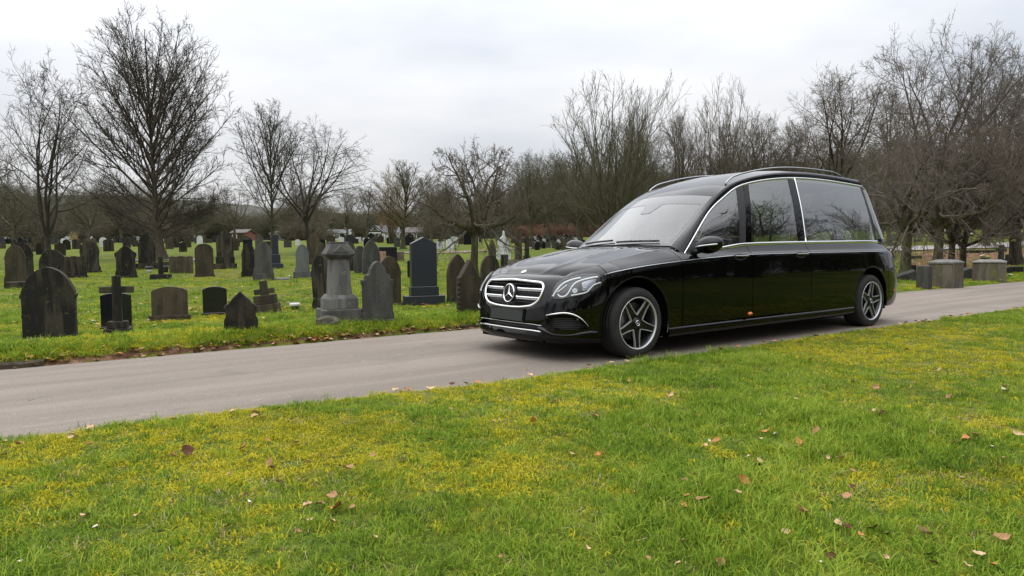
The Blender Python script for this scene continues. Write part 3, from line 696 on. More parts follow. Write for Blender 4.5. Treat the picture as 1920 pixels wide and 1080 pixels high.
# floor pan and wheel wells
mb = MB(); mb.box((-.62,-.62,.17), (5.15,.62,.215)); mb.box((.42,-.84,.168), (3.76,.84,.21)); mb.box((-.80,-.5,.17), (-.60,.5,.20))
mb.build('floor_pan', M_DARK, hearse, flipy=True)
for (uc, zc, R) in ARCHES:
    for s in (1, -1):
        a = np.linspace(-.22, np.pi+.22, 32); lines = []
        for v in (.60, .90):
            x = uc+(R+.012)*np.cos(a); z = zc+(R+.012)*np.sin(a); lines.append(np.stack([x, np.full_like(x, v), z], 1))
        cgrid('wheel_arch_liner', np.stack(lines, 1), M_DARK, s=s)
        mb = MB(); mb.box((uc-R, min(.52*s, .60*s), .17), (uc+R, max(.52*s, .60*s), zc+R+.02)); mb.build('wheel_well', M_DARK, hearse, flipy=True)
        # rolled arch lip
        x = uc+R*np.cos(a[2:-2]); z = zc+R*np.sin(a[2:-2]); x = np.concatenate([[x[0]], x, [x[-1]]]); z = np.concatenate([[.22], z, [.22]])
        Pl = band_wz(w_at_u(x), np.clip(z, .18, 2)); strip('arch_lip', Pl-np.array([0,.010,0]), .012, .012, M_PAINT, s=s)
# hood
def build_hood():
    wc = .60; wend = float(w_at_u(.60)); n, k = 44, 49
    y = np.linspace(-1, 1, k); q = np.linspace(0, 1, n)
    fr = band_top(np.abs(y)*wc); fr[:, 1] *= np.where(y < 0, -1, 1)
    sd = band_top(wc+(wend-wc)*q)
    cw = np.stack([.60-.13*(1-y**2), sd[-1, 1]*y, sd[-1, 2]+.036*(1-np.abs(y)**2.2)], 1)
    sl, sr_ = sd, sd*MIR
    qq = q[:, None, None]; yy = ((y+1)/2)[None, :, None]
    C = (1-qq)*fr[None]+qq*cw[None]+(1-yy)*sr_[:, None]+yy*sl[:, None]-((1-qq)*(1-yy)*fr[0]+(1-qq)*yy*fr[-1]+qq*(1-yy)*cw[0]+qq*yy*cw[-1])
    Y, Q = np.meshgrid(y, q)
    C[..., 2] += .016*np.sin(np.pi*np.clip(Q, 0, 1))**.8*(1-np.abs(Y)**2.5)
    dev = sd[:, 2]-(sd[0, 2]+(sd[-1, 2]-sd[0, 2])*q); C[..., 2] -= dev[:, None]*.45*(1-np.abs(Y)**3)
    ridge = .50+.12*Q
    C[..., 2] += .013*np.exp(-(np.abs(np.abs(Y)-ridge)/.05)**1.5)*np.sin(np.pi*Q)**.5
    # shut line round the edge
    C[:, 0] += (C[:, 1]-C[:, 0])*.18; C[:, -1] += (C[:, -2]-C[:, -1])*.18; C[0] += (C[1]-C[0])*.35
    hd = cgrid('hood', C, M_PAINT)
    C2 = C.copy(); C2[..., 2] -= .02; C2[:, 0] = sr_; C2[:, -1] = sl; C2[0] = fr; C2[[0], :, 2] -= .015; C2[:, [0, -1], 2] -= .012
    cgrid('hood_underside', C2, M_DARK)
    return C
HOOD = build_hood()
# cowl and wipers
yy = np.linspace(-1, 1, 33)
top = top_surface(np.array([.08]), yy)[0]
bot = HOOD[-1, ::-1][np.linspace(48, 0, 33).astype(int)].copy(); bot[:, 2] -= .018; bot[:, 0] -= .01
cgrid('cowl', np.stack([bot, (bot+top)/2-np.array([0, 0, .012]), top+np.array([.01, 0, -.01])], 1), M_BLACKPL)
for s, y0, y1 in ((1, .10, .80), (-1, .80, .02)):
    ya = np.linspace(y0*s if s > 0 else -y0, y1*s if s > 0 else -y1, 14)
    pth = np.array([top_surface(np.array([.10+.10*i/13]), np.array([a]))[0, 0] for i, a in enumerate(ya)])+np.array([-.012, 0, .018])
    strip('wiper', pth, .010, .006, M_BLACKPL)
# windscreen, black band, roof
tau = np.linspace(.02, 3, 40); yg = np.linspace(-1, 1, 41)
ws_ = cgrid('windscreen', top_surface(tau, yg), M_SCREEN)
fr_o = .004
def frit(t0, t1, y0, y1, n=20, k=20):
    P = top_surface(np.linspace(t0, t1, n), np.linspace(y0, y1, k)); return P+np.array([-.0012, 0, .0016])
cgrid('frit_band', frit(2.42, 2.99, -1, 1, 12, 41), M_FRIT, ws_)
cgrid('frit_band', frit(.03, .20, -1, 1, 6, 41), M_FRIT, ws_)
for s in (1, -1): cgrid('frit_band', frit(.2, 2.42, .925*s, .995*s, 20, 4), M_FRIT, ws_)
a = np.linspace(0, 1, 8)[:, None, None]; 
T0 = top_surface(np.array([2.42]), np.linspace(-.20, .20, 9))[0]; T1 = top_surface(np.array([1.86]), np.linspace(-.10, .10, 9))[0]
cgrid('sensor_housing', (T0[None]*(1-a)+T1[None]*a)+np.array([-.0018, 0, .0024]), M_FRIT, ws_)
tau = np.linspace(3.012, 8, 70)
cgrid('roof', top_surface(tau, yg), M_PAINT)
strip('screen_seal', top_surface(np.array([3.005]), yg)[0]-np.array([0, 0, .004]), .006, .006, M_BLACKPL)
def cant(s):
    t = np.linspace(0, 8, 90); A, B = FA(t), FB(t)
    mid = (A+B)/2+np.stack([-.012*np.ones(90)*np.clip(1-t/4, 0, 1), .018*np.ones(90), .022*np.ones(90)], 1)
    f = cspline([0, .5, 1], np.stack([A, mid, B])); return np.moveaxis(f(np.linspace(0, 1, 9)), 0, 1)
for s in (1, -1):
    cgrid('roof_pillar', cant(s), M_PAINT, s=s)
    t = np.linspace(.0, 8, 80)
    strip('window_moulding', FA(t)+np.array([0, .006, -.004]), .013, .007, M_CHROME, s=s)
    ub = np.concatenate([np.linspace(.70, 1.7, 30), np.linspace(1.75, 4.66, 40)])
    strip('belt_moulding', belt_at_u(ub)+np.array([0, .004, .002]), .019, .008, M_CHROME, s=s)
    # glazing and pillars
    def sg(u0, u1, n=18, k=14, off=0., q0=0.01, q1=.985): return side_surface(np.linspace(u0, u1, n), np.linspace(q0, q1, k), off=off)
    cgrid('door_window', sg(.80, 1.615, 26), M_GLASS, s=s)
    cgrid('door_window', sg(1.80, 2.70, 20), M_GLASS, s=s)
    cgrid('quarter_window', sg(2.85, 4.53, 26), M_GLASS, s=s)
    cgrid('centre_pillar', sg(1.60, 1.705, 5, 14, .003), M_BLACKPL, s=s)
    cgrid('centre_pillar', sg(1.712, 1.81, 5, 14, .003), M_PAINT, s=s)
    cgrid('rear_pillar', sg(2.69, 2.835, 6, 14, .003), M_PAINT, s=s)
    cgrid('tail_pillar', sg(4.515, 4.575, 4, 14, .003), M_BLACKPL, s=s)
    pl = side_surface(np.array([2.842]), np.linspace(0, 1, 14), off=.008)[0]; strip('pillar_moulding', pl, .009, .007, M_CHROME, s=s)
    # drip shade along the top of the big window and a wind deflector shade
    cgrid('window_shade', sg(2.86, 4.50, 24, 3, -.004, .93, .99), M_FRIT, s=s)
# tailgate
def tailgate():
    D = {0: ((4.505,.60,1.83),(4.60,.53,1.865),(4.66,.30,1.905),(4.675,0,1.92)), .08: ((4.508,.612,1.79),(4.64,.56,1.81),(4.735,.30,1.83),(4.755,0,1.84)),
         .5: ((4.535,.715,1.465),(4.775,.635,1.475),(4.88,.33,1.485),(4.90,0,1.49)), 1: ((4.575,.805,1.088),(4.88,.735,1.085),(5.06,.40,1.075),(5.11,0,1.07))}
    qs = sorted(D); rows = []
    for q in qs:
        a = np.array(D[q]); full = np.concatenate([a, (a[:-1]*MIR)[::-1]]); rows.append(cspline(np.linspace(-1, 1, 7), full)(np.linspace(-1, 1, 41)))
    f = pchip(qs, np.array(rows)); return f
TG = tailgate()
roofend = top_surface(np.array([8.0]), np.linspace(1, -1, 41))[0]
q0 = TG(np.array([0.]))[0]
edge_a = FA(np.array([8.0]))[0]
roofend2 = np.concatenate([[edge_a], roofend[1:-1], [edge_a*MIR]])
cgrid('roof_spoiler', np.stack([roofend2, (roofend2+q0)/2+np.array([0, 0, .018]), q0], 0), M_PAINT)
cgrid('roof_spoiler', TG(np.linspace(0, .10, 5)), M_PAINT)
cgrid('rear_window', TG(np.linspace(.10, .95, 24)), M_GLASS)
cgrid('tailgate', TG(np.linspace(.95, 1, 3)), M_PAINT)
bt = band_top(np.linspace(W_RB, W_END, 21)); bt = np.concatenate([bt, (bt[:-1]*MIR)[::-1]])
cgrid('tailgate_shelf', np.stack([bt, TG(np.array([1.]))[0]+np.array([0, 0, -.004])], 0), M_PAINT)
# tail lamps
for s in (1, -1):
    patch2('tail_lamp', [(6.36,.955),(6.6,.945),(6.98,.93)], [(6.40,.925),(6.6,.86),(6.98,.82)], 18, 6, .006, M_RED, s=s)
    patch2('side_marker', [(6.33,.455),(6.39,.46)], [(6.33,.43),(6.39,.435)], 4, 3, .006, M_AMBER, s=s)
# roof rails
for s in (1, -1):
    t = np.linspace(3.9, 7.62, 60); base = FB(t)*.92+FC(t)*.08
    lift = .044*np.clip(np.minimum((t-3.9)/.32, (7.62-t)/.28), 0, 1)**.6
    strip('roof_rail', base+np.stack([0*t, 0*t, lift+.006], 1), .010, .010, M_RAIL, s=s)
# coach line
for s in (1, -1):
    u = np.concatenate([np.linspace(-.385, 4.62, 130)]); w = w_at_u(u)
    kz = KNOT_F(w)[:, 7, 1]+.004
    P = band_wz(w, kz, .0022); P2 = band_wz(w, kz+np.interp(u, [-.385, -.3, 4.3, 4.62], [.001, .0055, .0055, .001]), .0022)
    cgrid('coach_line', np.stack([P, P2], 1), M_LINE, s=s)
# door handles with recess, mirrors, sill lamp
def ellipsoid(c, r, n=12, k=20):
    a = np.linspace(0, np.pi, n); b = np.linspace(0, 2*np.pi, k, endpoint=False)
    return np.stack([c[0]+r[0]*np.sin(a)[:, None]*np.cos(b), c[1]+r[1]*np.cos(a)[:, None]*np.ones(k), c[2]+r[2]*np.sin(a)[:, None]*np.sin(b)], -1)
for s in (1, -1):
    for uc, zc in ((1.50, .940), (2.60, .950)):
        w = w_at_u(uc+np.cos(np.linspace(0, 2*np.pi, 24))*.105); z = zc-.012+np.sin(np.linspace(0, 2*np.pi, 24))*.034
        ring = band_wz(w, z, .0035); c = band_wz(np.array([w_at_u(uc)]), np.array([zc-.012]), -.004)
        cob('handle_recess', np.concatenate([ring, c])*np.array([1, s, 1]), [(i, (i+1) % 24, 24) for i in range(24)], M_BLACKPL)
        u = np.linspace(uc-.115, uc+.115, 14); p = band_wz(w_at_u(u), np.full(14, zc), .014+.022*0)
        p[:, 1] += .020*np.sin(np.linspace(0, np.pi, 14))**.5
        h = strip('door_handle', p, .016, .010, M_PAINT, s=s)
        strip('handle_trim', p+np.array([0, .010, .001]), .004, .003, M_CHROME, h, s=s)
    # door mirror
    mb = MB(); E_ = ellipsoid((.905, 1.005, 1.058), (.105, .150, .088), 16, 24)
    d = E_[..., 0]-.905; E_[..., 0] = np.where(d > .045, .95+(d-.045)*.15, E_[..., 0]); E_[..., 2] += (E_[..., 1]-1.005)*.10
    E_ = E_[:, ::-1]
    mir = cob('mirror', E_*np.array([1, s, 1]), grid_faces(16, 24, True), M_PAINT)
    q = np.stack([np.full(8, .963)+0*np.arange(8), 1.005+.118*np.cos(np.linspace(0, 2*np.pi, 8, endpoint=False)), 1.058+.064*np.sin(np.linspace(0, 2*np.pi, 8, endpoint=False))], 1)
    cob('mirror_glass', q*np.array([1, s, 1]), [tuple(range(8))], M_CHROME, mir)
    arm = MB(); arm.tube(np.array([(.86,.83,.985),(.885,.89,.998),(.90,.95,1.025)])*np.array([1, s, 1]), [.030, .026, .03], 8); arm.build('mirror_arm', M_BLACKPL, mir, True, flipy=True)
    b = np.linspace(.15*np.pi, .85*np.pi, 10); ind = np.stack([.905-.106*np.sin(b), 1.005+.151*np.cos(b), 1.050+.10*.151*np.cos(b)], 1)
    strip('mirror_trim', ind, .008, .004, M_SATIN, mir, s=s)
    cob('mirror_base', np.array([(.80,.83,.975),(1.02,.832,1.03),(.90,.79,1.10),(.80,.81,1.005)])*np.array([1, s, 1])+np.array([0, .012*s, 0]), [(0, 1, 2, 3)], M_BLACKPL)
    lp = band_wz(w_at_u(np.array([1.66])), np.array([.325]))[0]
    mk = MB(); mk.lathe([(0.0, .016), (.016, .014), (.020, 0), (.018, -.012)], 10, 'y', (lp[0], (lp[1]+.006)*1, lp[2])); mk.V[0][:, 0] = lp[0]+(mk.V[0][:, 0]-lp[0])*1.7
    mk.V[0] = mk.V[0]*np.array([1, s, 1]); mk.build('door_lamp', M_AMBER, hearse, True, flipy=True)
# front face: grille, emblem, plate, intakes, lamps
def ring_wz(poly, off, n=90, closed=True):
    p = np.concatenate([poly, poly[:1]]); q = resample(crom(np.concatenate([poly[-2:], poly, poly[:3]]), 600), 600); q = resample(p, n+1)[:-1]
    # soften the corners
    for _ in range(3): q = (np.roll(q, 1, 0)+2*q+np.roll(q, -1, 0))/4
    P = band_wz(np.abs(q[:, 0]), q[:, 1], off); P[:, 1] *= np.where(q[:, 0] < 0, -1, 1); return P
gr = ring_wz(GRILLE, .002)
def closed_strip(name, P, w, t, m, parent=hearse, s=1):
    P = np.asarray(P)*np.array([1, s, 1]); T = np.roll(P, -1, 0)-np.roll(P, 1, 0); T /= np.linalg.norm(T, axis=1)[:, None]
    nx = np.cross(T, np.array([-1, 0, 0.])); nx /= np.linalg.norm(nx, axis=1)[:, None]; ny = np.cross(T, nx)
    a = np.linspace(0, 2*np.pi, 8, endpoint=False); V = P[:, None]+w*nx[:, None]*np.cos(a)[:, None]+t*ny[:, None]*np.sin(a)[:, None]
    n = len(P); Fc = [(i*8+j, i*8+(j+1) % 8, ((i+1) % n)*8+(j+1) % 8, ((i+1) % n)*8+j) for i in range(n) for j in range(8)]
    return cob(name, V, Fc, m, parent)
grille = closed_strip('grille', gr, .0125, .012, M_CHROME)
back = gr+np.array([.055, 0, 0]); cg = back.mean(0)
cob('grille_mesh', np.concatenate([gr+np.array([.006, 0, 0]), back, [cg]]), [(i, (i+1) % 90, 90+(i+1) % 90, 90+i) for i in range(90)]+[(90+i, 90+(i+1) % 90, 180) for i in range(90)], M_NET, grille)
def face_x(v, z): return float(band_wz(np.array([abs(v)]), np.array([z]))[0, 0])
for zc in (.655, .575):
    for s in (1, -1):
        lim = np.interp(zc, [.50, .55, .625, .69], [.36, .445, .48, .487])-.012
        v = np.linspace(.108, lim, 16); p = np.stack([[face_x(a, zc) for a in v], v, np.full(16, zc)], 1)
        strip('grille_louvre', p+np.array([.012, 0, .006]), np.interp(v, [.108, lim], [.012, .010]), .012, M_CHROME, grille, s=s)
        strip('grille_louvre', p+np.array([.018, 0, -.010]), .006, .010, M_SATIN, grille, s=s)
for zz in (.70, .62, .535):
    lim = np.interp(zz, [.50, .55, .625, .69], [.34, .42, .46, .47]); v = np.linspace(-lim, lim, 24)
    strip('grille_bar', np.stack([[face_x(a, zz)+.035 for a in v], v, np.full(24, zz)], 1), .007, .010, M_BLACKPL, grille)
def star(cx, cz, r, parent, m, tilt=0.15):
    """ring with three tapering points, facing forward"""
    mb = MB(); a = np.linspace(0, 2*np.pi, 40, endpoint=False); b = np.linspace(0, 2*np.pi, 8, endpoint=False); tr = r*.075
    V = np.stack([cx+tr*1.2*np.sin(b)[None]*np.ones((40, 1)), (r+tr*np.cos(b))[None]*np.cos(a)[:, None], cz+(r+tr*np.cos(b))[None]*np.sin(a)[:, None]], -1).reshape(-1, 3)
    Fc = [(i*8+j, i*8+(j+1) % 8, ((i+1) % 40)*8+(j+1) % 8, ((i+1) % 40)*8+j) for i in range(40) for j in range(8)]
    mb.add(V, Fc)
    for k in range(3):
        t = math.pi/2+k*2*math.pi/3; d = np.array([0, math.cos(t), math.sin(t)]); e = np.array([0, -math.sin(t), math.cos(t)]); c = np.array([cx, 0, cz])
        mb.add([c+np.array([-.012, 0, 0])*r/.085, c+d*r*.97, c+e*r*.15+d*r*.09, c-e*r*.15+d*r*.09, c+np.array([.01, 0, 0])], [(0, 2, 1), (0, 1, 3), (4, 1, 2), (4, 3, 1)])
    V = np.concatenate(mb.V); V[:, 0] += (V[:, 2]-cz)*tilt
    return cob('star_emblem', V, mb.F, m, parent, smooth=False)
sx = face_x(0, .614)
st = star(sx-.012, .614, .084, grille, M_CHROME)
mb = MB(); mb.lathe([(0, 0), (.086, .002), (.088, .02)], 28, 'x', (sx-.004, 0, .614)); mb.V[0][:, 0] += (mb.V[0][:, 2]-.614)*.15; mb.build('emblem_backing', M_BLACKPL, grille, True, flipy=True)
# round badge on the hood
hb = HOOD[3, 24]; mb = MB(); mb.lathe([(0, .006), (.024, .005), (.029, .002), (.030, -.004)], 20, 'z', (0, 0, 0)); V = mb.V[0]; V[:, 2] += V[:, 0]*.42; mb.V[0] = V+hb+np.array([0, 0, .002])
mb.build('hood_badge', M_SATIN, hearse, True, flipy=True)
# number plate, blank
v = np.linspace(-.262, .262, 13); z = np.array([.362, .366, .466, .470])
px = np.array([face_x(a, .40) for a in v])*.25+face_x(0, .40)*.75
Pp = np.array([[(x-.014-(zz-.41)*-.10, a, zz) for zz in z] for a, x in zip(v, px)])
pl = cgrid('number_plate', Pp, M_PLATE)
mb = MB(); mb.box((face_x(0, .41)-.010, -.27, .357), (face_x(0, .41)+.03, .27, .475)); mb.build('plate_holder', M_BLACKPL, hearse, flipy=True)
# lower intake and lips
yv = np.linspace(-.50, .50, 31)
def lipline(z, d): return np.stack([[face_x(a, np.interp(abs(a), [.38, .5], [z, z-.006]))+d for a in yv], yv, np.interp(np.abs(yv), [.38, .5], [z, z-.006])], 1)
li = cgrid('lower_intake', np.stack([lipline(.342, .02), lipline(.332, .045), lipline(.30, .045), lipline(.290, .02)], 1), M_NET)
strip('intake_trim', lipline(.285, -.006), .0075, .006, M_CHROME, li)
strip('intake_trim', lipline(.341, -.002), .0028, .004, M_SATIN, li)
for s in (1, -1):
    # side intake: recessed net, chrome eyebrow, parking sensor
    fp = ring_wz(FOG, .0); fb = fp*np.array([1, 1, 1])+np.array([.035, -.02, 0])
    n = len(fp); c = fb.mean(0)
    fi = cob('side_intake', np.concatenate([fp, fb, [c]])*np.array([1, s, 1]), [(i, (i+1) % n, n+(i+1) % n, n+i) for i in range(n)]+[(n+i, n+(i+1) % n, 2*n) for i in range(n)], M_NET)
    for k in range(7):
        zz = .31+.016*k; q = np.linspace(.62, .90, 10)
        ok = inside(FOG, q, np.full(10, zz))
        if ok.sum() > 2: strip('intake_slat', band_wz(q[ok], np.full(ok.sum(), zz), -.014), .0035, .004, M_BLACKPL, fi, s=s)
    eb = curve_wz([(.56,.433),(.652,.449),(.749,.457),(.841,.432),(.899,.392),(.951,.332)], 40, .006)
    strip('intake_chrome', eb, np.interp(np.linspace(0, 1, 40), [0, .2, .6, 1], [.003, .008, .008, .003]), .006, M_CHROME, fi, s=s)
    mk = MB(); sp = band_wz(np.array([.845]), np.array([.395]), .004)[0]; mk.lathe([(0, -.004), (.014, -.003), (.017, .004)], 14, 'x', tuple(sp)); mk.V[0] = mk.V[0]*np.array([1, s, 1]); mk.build('parking_sensor', M_BLACKPL, fi, True, flipy=True)
    # splitter wing under the intake
    tp = [(.46,.334),(.54,.315),(.60,.285),(.68,.272),(.80,.276),(.92,.300),(1.03,.296)]; bp = [(.50,.276),(.54,.262),(.60,.252),(.70,.247),(.80,.246),(.92,.249),(1.03,.266)]
    a_, b_ = crom(tp, 30), crom(bp, 30); q = np.linspace(0, 1, 7)
    W = np.stack([a_*(1-x)+b_*x for x in q], 1); offs = np.array([-.004, .012, .020, .022, .020, .012, -.004])
    P = np.stack([band_wz(W[:, i, 0], W[:, i, 1], offs[i]) for i in range(7)], 1); cgrid('splitter_wing', P, M_PAINT, s=s)
    # headlamp
    ht = [(.606,.600),(.640,.712),(.72,.748),(.82,.770),(.94,.790),(1.03,.792),(1.085,.776),(1.10,.752)]; hbm = [(.61,.592),(.665,.577),(.74,.588),(.81,.602),(.90,.622),(.97,.645),(1.06,.693),(1.10,.750)]
    hl = patch2('headlight', ht, hbm, 36, 14, .0035, M_LAMPDARK, s=s)
    patch2('lamp_lens', ht, hbm, 36, 14, .018, M_LENS, hl, s=s)
    oc = np.concatenate([crom(ht, 40), crom(hbm, 40)[::-1]])
    closed = band_wz(oc[:, 0], oc[:, 1], .006); strip('lamp_seal', closed, .005, .005, M_BLACKPL, hl, s=s)
    for pts, wd in (([(.619,.603),(.65,.655),(.69,.698),(.775,.738),(.90,.763)], .0075), ([(.662,.622),(.69,.602),(.74,.606),(.775,.642),(.82,.702),(.905,.742),(1.05,.775)], .0075), ([(.795,.612),(.88,.626),(.945,.648),(1.0,.700),(1.07,.725)], .006), ([(.66,.640),(.70,.665),(.75,.70)], .004)):
        strip('light_guide', curve_wz(pts, 30, .011), wd, .004, M_DRL, hl, s=s)
    for wc, zc, r in ((.83, .652, .026), (.925, .693, .026)):
        c = band_wz(np.array([wc]), np.array([zc]), .004)[0]; nrm = band_wz(np.array([wc]), np.array([zc]), .05)[0]-c; nrm /= np.linalg.norm(nrm)
        t1 = np.cross(nrm, [0, 0, 1.]); t1 /= np.linalg.norm(t1); t2 = np.cross(nrm, t1); aa = np.linspace(0, 2*np.pi, 18, endpoint=False)
        rings = [c+nrm*h+rr*r*(t1*np.cos(aa)[:, None]+t2*np.sin(aa)[:, None]) for rr, h in ((1, .0), (1, .007), (.8, .009), (.55, .006), (.05, .010))]
        cob('projector', np.array(rings)*np.array([1, s, 1]), grid_faces(5, 18, True), M_LAMPREF, hl)
    # reflector plate between the guides
    patch2('lamp_reflector', [(.90,.725),(.96,.745),(1.03,.758)], [(.90,.655),(.95,.66),(1.02,.712)], 12, 6, .007, M_LAMPREF, hl, s=s)
# wheels
def make_wheel(name, u, s, rot):
    wh = empty(name, (u, -.80*s, .335), 0, hearse)
    if s < 0: wh.rotation_euler = (0, 0, math.pi)
    # local: outward is -Y for the left (visible) side
    R, hw = .335, .122
    def lat(prof, sides, nm, m, sm=True):
        prof = np.array(prof, float); a = np.linspace(0, 2*np.pi, sides, endpoint=False)
        V = np.stack([prof[:, None, 0]*np.cos(a), -np.repeat(prof[:, None, 1], sides, 1), prof[:, None, 0]*np.sin(a)], -1)
        return mobj(nm, V, grid_faces(len(prof), sides, True), m, wh, sm)
    lat([(.235,hw-.012),(.246,hw+.000),(.262,hw+.004),(.285,hw+.003),(.308,hw-.004),(.322,hw-.014),(.3315,hw-.028),(.3345,hw-.045),
         (.335,.066),(.328,.064),(.328,.056),(.335,.054),(.335,.026),(.328,.024),(.328,.016),(.335,.014),(.335,-.014),(.328,-.016),(.328,-.024),(.335,-.026),(.335,-.054),(.328,-.056),(.328,-.064),(.335,-.066),
         (.3345,-hw+.045),(.322,-hw+.014),(.30,-hw),(.25,-hw),(.22,-hw+.01)], 72, 'tyre', M_TYRE)
    # shoulder tread sipes
    mb = MB()
    for k in range(64):
        t = 2*math.pi*k/64; d = np.array([math.cos(t), 0, math.sin(t)]); e = np.array([-math.sin(t), 0, math.cos(t)])
        for y0, y1 in ((hw-.016, .068), (-.068, -hw+.016)):
            r0 = .3258 if y0 > 0 else .336; r1 = .336 if y0 > 0 else .3258
            p = [d*r0-np.array([0, y0, 0]), d*r1-np.array([0, y1, 0])]
            mb.add([p[0]-e*.0022, p[0]+e*.0022, p[1]+e*.0022, p[1]-e*.0022], [(0, 1, 2, 3)])
    tag(mb.build('tread_sipes', M_DARK, wh), kind='stuff')
    lat([(.2345,hw-.012),(.243,hw-.004),(.246,hw+.003),(.2415,hw+.005),(.236,hw+.002),(.232,hw-.010)], 72, 'rim_lip', M_MACHINED)
    lat([(.233,hw-.012),(.222,hw-.03),(.215,hw-.06),(.212,.0),(.215,-hw+.02)], 60, 'rim', M_RIMGREY)
    lat([(.0,.02),(.165,.02),(.168,.0)], 40, 'brake_disc', M_DISC)
    lat([(.0,-.02),(.214,-.02)], 40, 'rim_back', M_DARK)
    mb = MB()
    y = hw-.012
    for k in range(5):
        t = math.radians(270+72*k+rot); d = np.array([math.cos(t), math.sin(t)]); e = np.array([-math.sin(t), math.cos(t)])
        def pt(r, w, yy): q = d*r+e*w; return (q[0], -yy, q[1])
        mb = MB()
        # dark spoke body
        st_ = [(.040,.044,y-.010),(.085,.040,y-.014),(.15,.033,y-.010),(.236,.028,y-.004)]
        V, Fc = [], []
        for r, w, yy in st_: V += [pt(r, -w, yy), pt(r, w, yy), pt(r, w*.8, yy-.045), pt(r, -w*.8, yy-.045)]
        for i in range(3):
            for j in range(4): Fc.append((i*4+j, i*4+(j+1) % 4, (i+1)*4+(j+1) % 4, (i+1)*4+j))
        mb.add(V, Fc, 0)
        # two bright machined ribs along its edges
        for sg_ in (-1, 1):
            ln = [(.058,.046,.0062,y-.004),(.10,.038,.0062,y-.006),(.15,.032,.0054,y-.002),(.237,.027,.005,y+.003)]
            V, Fc = [], []
            for r, w, hw_, yy in ln: V += [pt(r, sg_*(w-hw_), yy), pt(r, sg_*(w+hw_*.6), yy), pt(r, sg_*(w+hw_*.6), yy-.02), pt(r, sg_*(w-hw_), yy-.012)]
            for i in range(3):
                for j in range(4): Fc.append((i*4+j, i*4+(j+1) % 4, (i+1)*4+(j+1) % 4, (i+1)*4+j))
            Fc.append((0, 1, 2, 3)); mb.add(V, Fc, 1)
        mb.build('spoke', [M_RIMBLK, M_MACHINED], wh, False, .0015)
    lat([(0,y+.004),(.026,y+.004),(.030,y+.001),(.034,y-.006),(.058,y-.012),(.062,y-.03)], 30, 'hub', M_RIMBLK)
    mb = MB(); a = np.linspace(0, 2*np.pi, 24, endpoint=False)
    mb.lathe([(.021,-(y+.0045)),(.024,-(y+.007)),(.027,-(y+.0045))], 24, 'y')
    for k in range(3):
        t = math.pi/2+k*2*math.pi/3+math.radians(rot); d = np.array([math.cos(t), 0, math.sin(t)]); e = np.array([-math.sin(t), 0, math.cos(t)]); c = np.array([0, -(y+.005), 0])
        mb.add([c+[0, -.003, 0], c+d*.022, c+e*.004, c-e*.004], [(0, 2, 1), (0, 1, 3)])
    mb.build('hub_emblem', M_SATIN, wh)
    for k in range(5):
        t = math.radians(270+36+72*k+rot); mb = MB(); mb.lathe([(0,-(y-.008)),(.008,-(y-.008)),(.009,-(y-.025))], 8, 'y', (.047*math.cos(t), 0, .047*math.sin(t))); mb.build('wheel_bolt', M_RIMGREY, wh)
    mb = MB(); aa = np.linspace(math.radians(20), math.radians(95), 8)
    for i in range(7):
        c0, c1 = aa[i], aa[i+1]
        mb.add([(r*math.cos(c), -yy, r*math.sin(c)) for c in (c0, c1) for r in (.115, .19) for yy in (.0, .045)], [(0,1,3,2),(4,5,7,6),(0,1,5,4),(2,3,7,6),(1,3,7,5)])
    mb.build('brake_caliper', M_RIMGREY, wh)
    return wh
make_wheel('wheel', 0, 1, 0); make_wheel('wheel', 0, -1, 20); make_wheel('wheel', WHEELBASE, 1, 26); make_wheel('wheel', WHEELBASE, -1, 50)
# interior
mb = MB(); mb.box((.60,-.74,.30), (.98,.74,.93)); mb.box((.62,-.70,.90), (.92,.70,.985)); mb.build('dashboard', M_LEATHER, hearse, bevel=.03, segs=3, flipy=True)
for s in (1, -1):
    c = .37*s
    mb = MB(); mb.box((1.15, c-.25, .35), (1.70, c+.25, .58)); mb.box((1.62, c-.24, .50), (1.76, c+.24, 1.12), rot=Matrix.Rotation(.22, 3, 'Y'), pivot=(1.66, c, .55))
    sb = mb.build('seat', M_LEATHER, hearse, bevel=.05, segs=3, flipy=True)
    mb = MB(); mb.box((1.80, c-.13, 1.17), (1.90, c+.13, 1.37)); mb.build('headrest', M_LEATHER, sb, bevel=.035, segs=3, flipy=True)
a = np.linspace(0, 2*np.pi, 25); sw = np.stack([1.05+.075*np.sin(a), -.37+.185*np.cos(a), .96+.165*np.sin(a)], 1)
mb = MB(); mb.tube(sw, .015, 8, cap=False); mb.tube([(.92,-.37,.92),(1.05,-.37,.96)], .04, 8); mb.tube([(1.05,-.55,.96),(1.05,-.19,.96)], .014, 6); mb.build('steering_wheel', M_LEATHER, hearse, True, flipy=True)
mb = MB(); mb.box((2.05,-.70,.30), (5.0,.70,.80)); mb.build('casket_deck', M_WOOD, hearse, bevel=.01, flipy=True)
for v in (-.55, -.2, .2, .55):
    mb = MB(); mb.tube([(2.15, v, .825), (4.9, v, .825)], .012, 8); mb.build('deck_rail', M_CHROME, hearse, True, flipy=True)
mb = MB(); mb.box((1.98,-.72,.30), (2.02,.72,1.15)); mb.build('bulkhead', M_LEATHER, hearse, flipy=True)
tz = top_surface(np.linspace(3.1, 7.8, 30), np.linspace(-.96, .96, 17)); cgrid('headlining', tz-np.array([0, 0, .03]), M_CREAM)
mb = MB(); mb.box((1.20,-.11,1.36), (1.225,.11,1.43)); mb.tube([(1.21, 0, 1.43), (1.24, 0, 1.53)], .01, 6); mb.build('cabin_mirror', M_LEATHER, hearse, bevel=.008, flipy=True)
